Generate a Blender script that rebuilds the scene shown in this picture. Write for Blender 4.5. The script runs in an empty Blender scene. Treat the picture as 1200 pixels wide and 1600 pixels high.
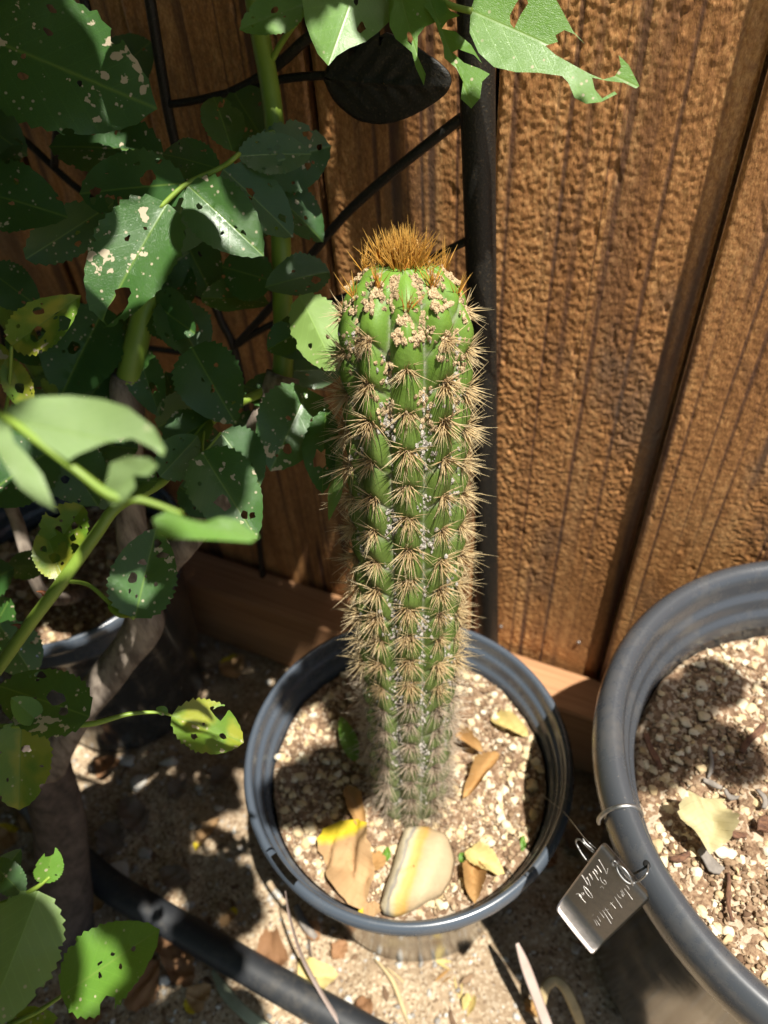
import bpy, math, random
import numpy as np
from mathutils import Vector, Matrix
from mathutils.geometry import delaunay_2d_cdt
rng = np.random.default_rng(7); random.seed(7)
scene = bpy.context.scene
COL = scene.collection

# ------------------------------------------------------------------ camera
FPX = 1150.0; NAD = (690.0, 1950.0); H = 0.748
_d = np.array([NAD[0]-600, -(NAD[1]-800), -FPX]); _d /= np.linalg.norm(_d)
_up = -_d; _fw = np.array([0, 0, -1.0]); _hy = _fw-_up*_fw.dot(_up); _hy /= np.linalg.norm(_hy)
R = np.array([np.cross(_hy, _up), _hy, _up]); CAM = np.array([0, 0, H])
cd = bpy.data.cameras.new('camera'); cam = bpy.data.objects.new('camera', cd); COL.objects.link(cam)
M4 = Matrix([list(R[i])+[CAM[i]] for i in range(3)]+[[0, 0, 0, 1]]); cam.matrix_world = M4
cd.sensor_fit = 'VERTICAL'; cd.sensor_height = 9.8; cd.sensor_width = 7.35
cd.lens = FPX/1600*9.8; cd.clip_start = 0.01; cd.clip_end = 200
cd.dof.use_dof = True; cd.dof.focus_distance = 0.36; cd.dof.aperture_fstop = 2.0
scene.camera = cam
scene.render.resolution_x = 768; scene.render.resolution_y = 1024

# ------------------------------------------------------------------ sky, sun, exposure
SUN_AZ, SUN_EL = math.radians(-53), math.radians(72)
SUN = np.array([math.cos(SUN_EL)*math.cos(SUN_AZ), math.cos(SUN_EL)*math.sin(SUN_AZ), math.sin(SUN_EL)])
w = bpy.data.worlds.new('World'); scene.world = w; w.use_nodes = True
sky = w.node_tree.nodes.new('ShaderNodeTexSky'); sky.sky_type = 'NISHITA'; sky.sun_disc = False
sky.sun_elevation = SUN_EL; sky.sun_rotation = math.pi/2-SUN_AZ
w.node_tree.links.new(sky.outputs[0], w.node_tree.nodes['Background'].inputs[0])
w.node_tree.nodes['Background'].inputs[1].default_value = 0.058
sl = bpy.data.lights.new('sun', 'SUN'); sl.energy = 5.0; sl.angle = math.radians(0.53); sl.color = (1, 0.95, 0.86)
so = bpy.data.objects.new('sun', sl); COL.objects.link(so)
so.rotation_euler = Vector(-SUN).to_track_quat('-Z', 'Y').to_euler(); so.location = (1, -1, 3)
vs = scene.view_settings; vs.view_transform = 'Standard'; vs.look = 'None'; vs.exposure = 0.98; vs.gamma = 1
vs.use_curve_mapping = False

# ------------------------------------------------------------------ helpers
def ray(p): return R @ np.array([p[0]-600, -(p[1]-800), -FPX])
def P(px, py, D): return CAM+ray((px, py))/FPX*D           # pixel + depth along the lens axis
def gz(px, py, z=0.0):
    r = ray((px, py)); return CAM+r*(z-H)/r[2]
def proj(p):
    v = R.T @ (np.asarray(p)-CAM); return 600+FPX*v[0]/-v[2], 800-FPX*v[1]/-v[2], -v[2]

WMAT = {}
def tag(o, label=None, cat=None, group=None, kind=None):
    for k, v in (('label', label), ('category', cat), ('group', group), ('kind', kind)):
        if v: o[k] = v
    return o
def put(o, M=None, parent=None):
    M = M or Matrix.Identity(4)
    if parent is not None:
        o.parent = parent; o.matrix_basis = WMAT[parent.as_pointer()].inverted() @ M
    else: o.matrix_basis = M
    WMAT[o.as_pointer()] = M; COL.objects.link(o); return o
def empty(name, loc=(0, 0, 0), M=None):
    o = bpy.data.objects.new(name, None); o.empty_display_size = 0.02
    return put(o, M or Matrix.Translation(Vector(loc)))
def mesh_np(name, V, F, smooth=True, uv=None, attrs=None):
    """V (n,3); F list of int arrays (k,3)/(k,4)"""
    me = bpy.data.meshes.new(name); V = np.asarray(V, np.float32)
    F = [np.asarray(f, np.int32) for f in F if len(f)]
    me.vertices.add(len(V)); me.vertices.foreach_set('co', V.ravel())
    li = np.concatenate([f.ravel() for f in F]); tot = np.concatenate([np.full(len(f), f.shape[1], np.int32) for f in F])
    st = np.concatenate([[0], np.cumsum(tot)[:-1]]).astype(np.int32)
    me.loops.add(len(li)); me.loops.foreach_set('vertex_index', li)
    me.polygons.add(len(tot)); me.polygons.foreach_set('loop_start', st)
    me.update(calc_edges=True); me.validate()
    me.polygons.foreach_set('use_smooth', np.full(len(tot), smooth, bool))
    if uv is not None:
        l = me.uv_layers.new(name='UVMap'); l.data.foreach_set('uv', np.asarray(uv, np.float32)[li].ravel())
    for k, a in (attrs or {}).items():
        at = me.attributes.new(k, 'FLOAT', 'POINT'); at.data.foreach_set('value', np.asarray(a, np.float32))
    me.update(); return me
def obj(name, me, mat=None, parent=None, M=None):
    o = bpy.data.objects.new(name, me)
    if mat and not me.materials: me.materials.append(mat)
    return put(o, M, parent)
def gridfaces(m, n, wrap=False):
    i, j = np.meshgrid(np.arange(m-1), np.arange(n if wrap else n-1), indexing='ij')
    j2 = (j+1) % n
    return np.stack([i*n+j, i*n+j2, (i+1)*n+j2, (i+1)*n+j], -1).reshape(-1, 4)
def noise2(m, n, sx, sy, seed):
    r = np.random.default_rng(seed).standard_normal((m, n))
    kx = np.fft.fftfreq(m)[:, None]; ky = np.fft.fftfreq(n)[None]
    g = np.exp(-2*(np.pi*kx*sx)**2-2*(np.pi*ky*sy)**2)
    o = np.fft.ifft2(np.fft.fft2(r)*g).real; return o/o.std()
def spline(pts, n):
    pts = np.asarray(pts, float); k = len(pts)
    if k < 3: return np.array([pts[0]+(pts[-1]-pts[0])*t for t in np.linspace(0, 1, n)])
    t = np.linspace(0, k-1-1e-9, n); i = t.astype(int); f = (t-i)[:, None]
    g = lambda a: pts[np.clip(a, 0, k-1)]
    p0, p1, p2, p3 = g(i-1), g(i), g(i+1), g(i+2)
    return .5*((2*p1)+(-p0+p2)*f+(2*p0-5*p1+4*p2-p3)*f*f+(-p0+3*p1-3*p2+p3)*f**3)
def tube_vf(pts, rad, sides=10, n=None, rough=0.0, seed=0, flat=1.0):
    pts = np.asarray(pts, float); rad = np.broadcast_to(np.asarray(rad, float), (len(pts),))
    n = n or max(4, 6*(len(pts)-1)); q = spline(np.c_[pts, rad], n); C, r = q[:, :3], q[:, 3]
    T = np.gradient(C, axis=0); T /= np.linalg.norm(T, axis=1)[:, None]+1e-12
    a = np.array([0, 0, 1.]) if abs(T[0][2]) < .8 else np.array([1., 0, 0])
    U = np.cross(T[0], a); Us = []
    for t in T:
        U = U-t*U.dot(t); U /= np.linalg.norm(U); Us.append(U.copy())
    Us = np.array(Us); B = np.cross(T, Us); th = np.linspace(0, 2*np.pi, sides, endpoint=False)
    rr = r[:, None]*np.ones(sides)
    if rough: rr = rr*(1+rough*noise2(n, sides, 1.5, 1.0, seed))
    V = C[:, None]+rr[..., None]*(Us[:, None]*np.cos(th)[None, :, None]+flat*B[:, None]*np.sin(th)[None, :, None])
    V = V.reshape(-1, 3); F4 = gridfaces(n, sides, True)
    k = len(V); V = np.vstack([V, C[0], C[-1]]); j = np.arange(sides)
    F3 = np.vstack([np.stack([np.full(sides, k), (j+1) % sides, j], -1),
                    np.stack([np.full(sides, k+1), (n-1)*sides+j, (n-1)*sides+(j+1) % sides], -1)])
    return V, F4, F3
def tube(name, pts, rad, mat, parent=None, sides=10, n=None, rough=0.0, seed=0, flat=1.0):
    V, a, b = tube_vf(pts, rad, sides, n, rough, seed, flat)
    o = parent and Vector(WMAT[parent.as_pointer()].translation) or Vector(V[-2])
    return obj(name, mesh_np(name, V-np.array(o), [a, b]), mat, parent, Matrix.Translation(o))
def box_vf(x0, x1, y0, y1, z0, z1, bev=.002, nx=2):
    xs = np.linspace(x0, x1, nx); ring = [(y0+bev, z0), (y1-bev, z0), (y1, z0+bev), (y1, z1-bev), (y1-bev, z1), (y0+bev, z1), (y0, z1-bev), (y0, z0+bev)]
    V = np.array([[x, a, b] for x in xs for a, b in ring]); F = gridfaces(nx, 8, True)
    return V, F, np.array([list(range(8))[::-1], [(nx-1)*8+i for i in range(8)]])
def lathe(name, prof, mat, parent, M, n=128, cut=None, smooth=True):
    prof = np.asarray(prof, float); m = len(prof); th = np.linspace(0, 2*np.pi, n, endpoint=False)
    V = np.stack([prof[:, 0][:, None]*np.cos(th), prof[:, 0][:, None]*np.sin(th), prof[:, 1][:, None]+0*th], -1).reshape(-1, 3)
    F = gridfaces(m, n, True)
    if cut is not None: F = F[~cut(V[F].mean(1))]
    return obj(name, mesh_np(name, V, [F]), mat, parent, M)
def profspline(p, n): return spline(p, n)
def frame(o, x, n):
    x = np.asarray(x, float); x = x/np.linalg.norm(x); n = np.asarray(n, float); n = n-x*n.dot(x); n /= np.linalg.norm(n)
    y = np.cross(n, x)
    return Matrix([[x[i], y[i], n[i], o[i]] for i in range(3)]+[[0, 0, 0, 1]])
_ph = (1+5**.5)/2
_IV = np.array([(-1, _ph, 0), (1, _ph, 0), (-1, -_ph, 0), (1, -_ph, 0), (0, -1, _ph), (0, 1, _ph), (0, -1, -_ph), (0, 1, -_ph), (_ph, 0, -1), (_ph, 0, 1), (-_ph, 0, -1), (-_ph, 0, 1)], float)
_IV /= np.linalg.norm(_IV[0])
_IF = np.array([(0, 11, 5), (0, 5, 1), (0, 1, 7), (0, 7, 10), (0, 10, 11), (1, 5, 9), (5, 11, 4), (11, 10, 2), (10, 7, 6), (7, 1, 8), (3, 9, 4), (3, 4, 2), (3, 2, 6), (3, 6, 8), (3, 8, 9), (4, 9, 5), (2, 4, 11), (6, 2, 10), (8, 6, 7), (9, 8, 1)])
def ico(sub):
    V, F = [tuple(v) for v in _IV], [tuple(f) for f in _IF]
    for _ in range(sub):
        c, G = {}, []
        def mid(a, b):
            k = (min(a, b), max(a, b))
            if k not in c:
                v = np.array(V[a])+np.array(V[b]); V.append(tuple(v/np.linalg.norm(v))); c[k] = len(V)-1
            return c[k]
        for a, b, d in F:
            x, y, z = mid(a, b), mid(b, d), mid(d, a); G += [(a, x, z), (b, y, x), (d, z, y), (x, y, z)]
        F = G
    return np.array(V), np.array(F)
ICO = [ico(0), ico(1), ico(2), ico(3)]
def lumps(n_var, sub, amp, seed):
    """noisy stone shapes"""
    r = np.random.default_rng(seed); V, F = ICO[sub]; out = []
    for k in range(n_var):
        d = np.zeros(len(V))
        for _ in range(7):
            q = r.standard_normal(3); q /= np.linalg.norm(q); d += amp*r.uniform(.4, 1)*np.sin(V @ q*r.uniform(2, 5)+r.uniform(0, 6))
        for _ in range(5):
            q = r.standard_normal(3); q /= np.linalg.norm(q); c = r.uniform(.55, .85); t = V @ q
            d = np.minimum(d, np.where(t > c, c/np.maximum(t, 1e-3)-1, 9))
        out.append((V*(1+d)[:, None]*r.uniform(.7, 1.2, 3), F))
    return out
def scatter(variants, pos, size, seed, sq=(1, 1, .8), val=None):
    """many small lumps joined into one mesh"""
    r = np.random.default_rng(seed); Vs, Fs, A, o = [], [], [], 0
    for k, (p, s) in enumerate(zip(pos, size)):
        V, F = variants[r.integers(len(variants))]
        a, b = r.uniform(0, 6.28), r.uniform(-.5, .5); ca, sa, cb, sb = math.cos(a), math.sin(a), math.cos(b), math.sin(b)
        Q = V*np.array(sq)*s; Q = Q @ np.array([[1, 0, 0], [0, cb, -sb], [0, sb, cb]]) @ np.array([[ca, -sa, 0], [sa, ca, 0], [0, 0, 1]])
        Vs.append(Q+p); Fs.append(F+o); o += len(V); A.append(np.full(len(V), r.uniform() if val is None else val[k]))
    return np.vstack(Vs), np.vstack(Fs), np.concatenate(A)

# ------------------------------------------------------------------ materials
class NT:
    def __init__(s, name):
        s.m = bpy.data.materials.new(name); s.m.use_nodes = True; s.t = s.m.node_tree; s.b = s.t.nodes['Principled BSDF']; s.out = s.t.nodes['Material Output']
    def n(s, t, ins=None, **kw):
        d = s.t.nodes.new(t)
        for k, v in kw.items(): setattr(d, k, v)
        for k, v in (ins or {}).items():
            if hasattr(v, 'is_output') or isinstance(v, bpy.types.NodeSocket): s.t.links.new(v, d.inputs[k])
            else: d.inputs[k].default_value = v
        return d
    def set(s, **kw):
        for k, v in kw.items():
            k = k.replace('_', ' ')
            if isinstance(v, bpy.types.NodeSocket): s.t.links.new(v, s.b.inputs[k])
            else: s.b.inputs[k].default_value = v
        return s
    def ramp(s, fac, stops, interp='LINEAR'):
        d = s.t.nodes.new('ShaderNodeValToRGB'); d.color_ramp.interpolation = interp; e = d.color_ramp.elements
        while len(e) < len(stops): e.new(0.5)
        for el, (p, c) in zip(e, stops): el.position = p; el.color = (c[0], c[1], c[2], 1) if not isinstance(c, (int, float)) else (c, c, c, 1)
        s.t.links.new(fac, d.inputs[0]); return d.outputs[0]
    def mix(s, f, a, b, mode='MIX'):
        d = s.t.nodes.new('ShaderNodeMix'); d.data_type = 'RGBA'; d.blend_type = mode
        for k, v in ((0, f), (6, a), (7, b)):
            if isinstance(v, bpy.types.NodeSocket): s.t.links.new(v, d.inputs[k])
            else: d.inputs[k].default_value = (*v, 1) if isinstance(v, tuple) and len(v) == 3 else v
        return d.outputs[2]
    def math(s, op, a, b=0.0, c=0.0):
        d = s.t.nodes.new('ShaderNodeMath'); d.operation = op
        for k, v in ((0, a), (1, b), (2, c)):
            if isinstance(v, bpy.types.NodeSocket): s.t.links.new(v, d.inputs[k])
            else: d.inputs[k].default_value = v
        return d.outputs[0]
    def noise(s, scale, vec=None, detail=4, rough=.55, out=0, dist=0.0):
        i = {'Scale': scale, 'Detail': detail, 'Roughness': rough, 'Distortion': dist}
        if vec is not None: i['Vector'] = vec
        return s.n('ShaderNodeTexNoise', i).outputs[out]
    def vor(s, scale, vec=None, out='Distance', feature='F1'):
        i = {'Scale': scale}
        if vec is not None: i['Vector'] = vec
        return s.n('ShaderNodeTexVoronoi', i, feature=feature).outputs[out]
    def co(s, which='Object'): return s.n('ShaderNodeTexCoord').outputs[which]
    def mapv(s, vec, scale, rnd=None):
        d = s.n('ShaderNodeMapping', {'Vector': vec, 'Scale': scale})
        if rnd is not None:
            c = s.n('ShaderNodeCombineXYZ', {'X': s.math('MULTIPLY', rnd, 37.), 'Y': s.math('MULTIPLY', rnd, 91.), 'Z': s.math('MULTIPLY', rnd, 13.)})
            s.t.links.new(c.outputs[0], d.inputs['Location'])
        return d.outputs[0]
    def rnd(s): return s.n('ShaderNodeObjectInfo').outputs['Random']
    def attr(s, name): return s.n('ShaderNodeAttribute', attribute_name=name).outputs['Fac']
    def bump(s, h, strength=.5, dist=.001, prev=None):
        i = {'Height': h, 'Strength': strength, 'Distance': dist}
        if prev is not None: i['Normal'] = prev
        d = s.n('ShaderNodeBump', i); s.t.links.new(d.outputs[0], s.b.inputs['Normal']); return d.outputs[0]

def m_fence():
    s = NT('stained_rough_cedar'); r = s.rnd(); o = s.mapv(s.co(), (1, 1, 1), r)
    st = s.attr('streak'); rough = s.noise(1, s.mapv(o, (260, 260, 70)), 5, .65); big = s.noise(1, s.mapv(o, (40, 40, 3)), 4); spk = s.noise(1, s.mapv(o, (700, 700, 420)), 3, .6)
    c = s.ramp(s.math('ADD', s.math('MULTIPLY', rough, .3), s.math('ADD', s.math('MULTIPLY', spk, .35), s.math('MULTIPLY', big, .35))), [(.34, (.17, .068, .024)), (.5, (.43, .20, .070)), (.64, (.72, .40, .16))])
    c = s.mix(s.math('MULTIPLY', st, .9), c, (.07, .032, .026))
    stain = s.ramp(s.noise(1, s.mapv(o, (14, 14, 7)), 5, .6), [(.55, 0.), (.68, 1.)])
    c = s.mix(s.math('MULTIPLY', stain, .5), c, (.11, .085, .065))
    s.set(Base_Color=c, Roughness=.5, Specular_IOR_Level=.5)
    f = s.noise(1, s.mapv(o, (900, 900, 300)), 3, .6); s.bump(f, .5, .0008); return s.m
def m_rail():
    s = NT('planed_redwood_rail'); o = s.co(); g = s.noise(1, s.mapv(o, (6, 260, 260)), 5, .6, dist=.4); b = s.noise(1, s.mapv(o, (4, 20, 20)), 2)
    c = s.ramp(s.math('ADD', s.math('MULTIPLY', g, .6), s.math('MULTIPLY', b, .4)), [(.32, (.20, .085, .035)), (.5, (.34, .17, .075)), (.7, (.46, .25, .12))])
    s.set(Base_Color=c, Roughness=.7); s.bump(g, .4, .0008); return s.m
def m_ground():
    s = NT('dry_sandy_soil'); o = s.co(); a = s.noise(12, o, 6, .6); f = s.noise(260, o, 4, .7); v = s.vor(210, o); v2 = s.vor(420, o, 'Color')
    c = s.ramp(s.math('ADD', s.math('MULTIPLY', a, .5), s.math('MULTIPLY', f, .5)), [(.33, (.16, .11, .065)), (.5, (.33, .245, .155)), (.66, (.45, .355, .24))])
    g = s.n('ShaderNodeSeparateColor', {0: v2}).outputs[0]
    c = s.mix(s.ramp(g, [(.72, 0.), (.8, 1.)]), c, (.47, .385, .27)); c = s.mix(s.ramp(g, [(.10, 1.), (.14, 0.)]), c, (.17, .115, .07))
    dirt = s.ramp(s.noise(7, o, 3), [(.45, 0.), (.6, 1.)]); c = s.mix(s.math('MULTIPLY', dirt, .5), c, (.15, .105, .07))
    s.set(Base_Color=c, Roughness=.95, Specular_IOR_Level=.2); n = s.bump(v, .6, .0015); s.bump(f, .5, .001, n); return s.m
def m_soil():
    s = NT('potting_soil'); o = s.co(); f = s.noise(300, o, 5, .7); v = s.vor(330, o, 'Color'); g = s.n('ShaderNodeSeparateColor', {0: v}).outputs[0]
    c = s.ramp(f, [(.3, (.09, .05, .03)), (.5, (.22, .14, .085)), (.7, (.38, .27, .17))])
    c = s.mix(s.ramp(g, [(.7, 0.), (.76, 1.)]), c, (.45, .36, .26))
    s.set(Base_Color=c, Roughness=.95, Specular_IOR_Level=.2); s.bump(f, .8, .002); return s.m
def m_stone(name, a, b, c3, scale=140):
    s = NT(name); t = s.attr('tone'); o = s.co(); f = s.noise(scale*3, o, 4, .6)
    c = s.ramp(t, [(0, a), (.5, b), (1, c3)]); c = s.mix(s.math('MULTIPLY', f, .55), c, tuple(x*.55 for x in b))
    s.set(Base_Color=c, Roughness=.9, Specular_IOR_Level=.25); s.bump(f, .6, .0012); return s.m
def m_plastic(name, col, rough=.3, dust_sheen=.3):
    s = NT(name); o = s.co(); d = s.noise(40, o, 6, .7); sc = s.noise(1, s.mapv(o, (60, 60, 900)), 4, .7)
    k = s.ramp(d, [(.5, 0.), (.75, 1.)]); c = s.mix(s.math('MULTIPLY', k, dust_sheen), col, (.20, .17, .13))  # tan patches: dust, on the pot walls also painted reflected light
    sp = s.ramp(s.vor(260, o), [(.05, 1.), (.09, 0.)]); sp2 = s.ramp(s.noise(25, o, 2), [(.55, 0.), (.62, 1.)])
    c = s.mix(s.math('MULTIPLY', s.math('MULTIPLY', sp, sp2), .6), c, (.35, .29, .22))
    rr = s.math('ADD', s.math('MULTIPLY', d, .2), rough-.08)
    s.set(Base_Color=c, Roughness=rr, Specular_IOR_Level=.6); n = s.bump(sc, .04, .0005); s.bump(d, .05, .0006, n); return s.m
def m_metal():
    s = NT('black_hammered_iron'); o = s.co(); f = s.noise(700, o, 3, .6); g = s.ramp(f, [(.56, 0.), (.68, 1.)])
    c = s.mix(s.math('MULTIPLY', g, .5), (.012, .011, .009), (.09, .065, .035))
    s.set(Base_Color=c, Roughness=.5, Metallic=.0, Specular_IOR_Level=.45); s.bump(f, .6, .0008); return s.m
def m_leaf(name, top, top2, under, spots=.5, gloss=.33, yellow=0.0):
    s = NT(name); uv = s.co('UV'); x = s.n('ShaderNodeSeparateXYZ', {0: uv}); u, v = x.outputs[0], x.outputs[1]; r = s.rnd(); o = s.mapv(s.co(), (1, 1, 1), r)
    av = s.math('ABSOLUTE', s.math('SUBTRACT', v, .5))
    mid = s.ramp(av, [(.0, 1.), (.022, 0.)])
    ph = s.math('FRACT', s.math('SUBTRACT', s.math('MULTIPLY', u, 8.5), s.math('MULTIPLY', av, 6.)))
    side = s.ramp(s.math('ABSOLUTE', s.math('SUBTRACT', ph, .5)), [(.0, 1.), (.05, 0.)])
    fine = s.vor(75, uv, feature='DISTANCE_TO_EDGE'); finel = s.ramp(fine, [(.0, 1.), (.08, 0.)])
    n1 = s.noise(45, o, 4); n2 = s.noise(500, o, 3, .6); c = s.mix(s.math('ADD', s.math('MULTIPLY', n1, .6), s.math('MULTIPLY', n2, .4)), top, top2)
    c = s.mix(s.math('MULTIPLY', side, .22), c, tuple(min(1, q*1.7) for q in top2)); c = s.mix(s.math('MULTIPLY', finel, .14), c, tuple(q*2. for q in top2))
    if yellow:
        c = s.mix(s.math('MULTIPLY', s.ramp(s.noise(60, o, 2), [(.45, 0.), (.6, 1.)]), yellow), c, (.34, .33, .03))
    c = s.mix(s.math('MULTIPLY', mid, .7), c, (.16, .26, .05))
    geo = s.n('ShaderNodeNewGeometry').outputs['Backfacing']; c = s.mix(geo, c, s.mix(s.math('MULTIPLY', s.math('MAXIMUM', mid, side), .5), under, tuple(q*1.35 for q in under)))
    sp = s.noise(170, o, 3, .5); msk = s.noise(28, o, 2); spot = s.ramp(s.math('ADD', s.math('MULTIPLY', sp, .6), s.math('MULTIPLY', msk, .4)), [(.675-.045*spots, 0.), (.685-.045*spots, 1.)])
    dots = s.math('MULTIPLY', s.ramp(s.vor(230, o), [(.12, 1.), (.2, 0.)]), s.ramp(s.noise(40, o, 2), [(.5, 0.), (.56, 1.)]))
    dm = s.math('MAXIMUM', spot, s.math('MULTIPLY', dots, .8)); c = s.mix(dm, c, (.52, .44, .30))
    s.set(Base_Color=c, Roughness=s.math('ADD', s.math('MULTIPLY', dm, .3), gloss), Specular_IOR_Level=.55)
    h = s.math('SUBTRACT', s.math('ADD', s.math('MULTIPLY', n1, .3), s.math('MULTIPLY', n2, .35)), s.math('MAXIMUM', s.math('MULTIPLY', side, .12), s.math('MAXIMUM', s.math('MULTIPLY', mid, .5), s.math('MULTIPLY', finel, .3)))); s.bump(h, .35, .0005)
    tr = s.n('ShaderNodeBsdfTranslucent', {'Color': s.mix(.65, c, (.30, .50, .03))})
    mx = s.n('ShaderNodeMixShader', {0: .22, 1: s.b.outputs[0], 2: tr.outputs[0]}); s.t.links.new(mx.outputs[0], s.out.inputs[0]); return s.m
def m_dry(name, a, b, tip=None):
    s = NT(name); uv = s.co('UV'); x = s.n('ShaderNodeSeparateXYZ', {0: uv}); u, v = x.outputs[0], x.outputs[1]; r = s.rnd(); o = s.mapv(s.co(), (1, 1, 1), r)
    av = s.math('ABSOLUTE', s.math('SUBTRACT', v, .5)); n1 = s.noise(70, o, 5, .6); c = s.mix(n1, a, b)
    ph = s.math('FRACT', s.math('SUBTRACT', s.math('MULTIPLY', u, 8.), s.math('MULTIPLY', av, 5.))); side = s.ramp(s.math('ABSOLUTE', s.math('SUBTRACT', ph, .5)), [(.0, 1.), (.08, 0.)])
    c = s.mix(s.math('MULTIPLY', side, .1), c, tuple(q*.5 for q in a)); bl = s.ramp(s.noise(22, o, 4, .6), [(.4, 0.), (.66, 1.)]); c = s.mix(s.math('MULTIPLY', bl, .45), c, tuple(q*.55 for q in a))
    if tip: c = s.mix(s.ramp(s.math('ADD', u, s.math('MULTIPLY', n1, .15)), [(.22, 1.), (.3, 0.)]), c, tip)
    s.set(Base_Color=c, Roughness=.75, Specular_IOR_Level=.25); s.bump(s.math('SUBTRACT', n1, s.math('MULTIPLY', side, .3)), .5, .001)
    tr = s.n('ShaderNodeBsdfTranslucent', {'Color': c}); mx = s.n('ShaderNodeMixShader', {0: .2, 1: s.b.outputs[0], 2: tr.outputs[0]}); s.t.links.new(mx.outputs[0], s.out.inputs[0]); return s.m
def m_simple(name, col, rough=.6, metallic=0., col2=None, scale=80, bump=.3, spec=.4, stretch=(1, 1, 1)):
    s = NT(name); o = s.mapv(s.co(), stretch, s.rnd()); f = s.noise(scale, o, 5, .6); c = s.mix(s.ramp(f, [(.35, 0.), (.65, 1.)]), col, col2 or tuple(q*.6 for q in col))
    s.set(Base_Color=c, Roughness=rough, Metallic=metallic, Specular_IOR_Level=spec)
    if bump: s.bump(f, bump, .001)
    return s.m
def m_cactus():
    s = NT('cactus_skin'); o = s.co(); g = s.attr('groove'); hgt = s.attr('height'); f = s.noise(60, o, 4); f2 = s.noise(500, o, 3, .6)
    c = s.mix(f, (.068, .115, .018), (.12, .18, .033)); c = s.mix(s.ramp(hgt, [(.75, 0.), (1., .75)]), c, (.14, .28, .03))
    c = s.mix(s.math('MULTIPLY', s.ramp(hgt, [(0., 1.), (.45, 0.)]), .65), c, (.17, .175, .10))
    gm = s.math('MULTIPLY', g, s.ramp(s.noise(160, o, 4, .6), [(.38, .0), (.6, .85)])); c = s.mix(gm, c, (.28, .27, .21))
    s.set(Base_Color=c, Roughness=s.math('ADD', .42, s.math('ADD', s.math('MULTIPLY', g, .35), s.math('MULTIPLY', f2, .18))), Specular_IOR_Level=.42, Subsurface_Weight=.12, Subsurface_Radius=(.004, .006, .001), Subsurface_Scale=.5)
    s.bump(s.math('ADD', f2, s.math('MULTIPLY', f, .8)), .3, .0008); return s.m
def m_spine(name, base, midc, tipc):
    s = NT(name); t = s.attr('t'); r = s.attr('v'); c = s.ramp(t, [(0, base), (.35, midc), (1, tipc)]); c = s.mix(s.math('MULTIPLY', r, .5), c, tuple(q*.6 for q in midc))
    s.set(Base_Color=c, Roughness=.4, Specular_IOR_Level=.4)
    tr = s.n('ShaderNodeBsdfTranslucent', {'Color': c}); mx = s.n('ShaderNodeMixShader', {0: .3, 1: s.b.outputs[0], 2: tr.outputs[0]}); s.t.links.new(mx.outputs[0], s.out.inputs[0]); return s.m

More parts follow.
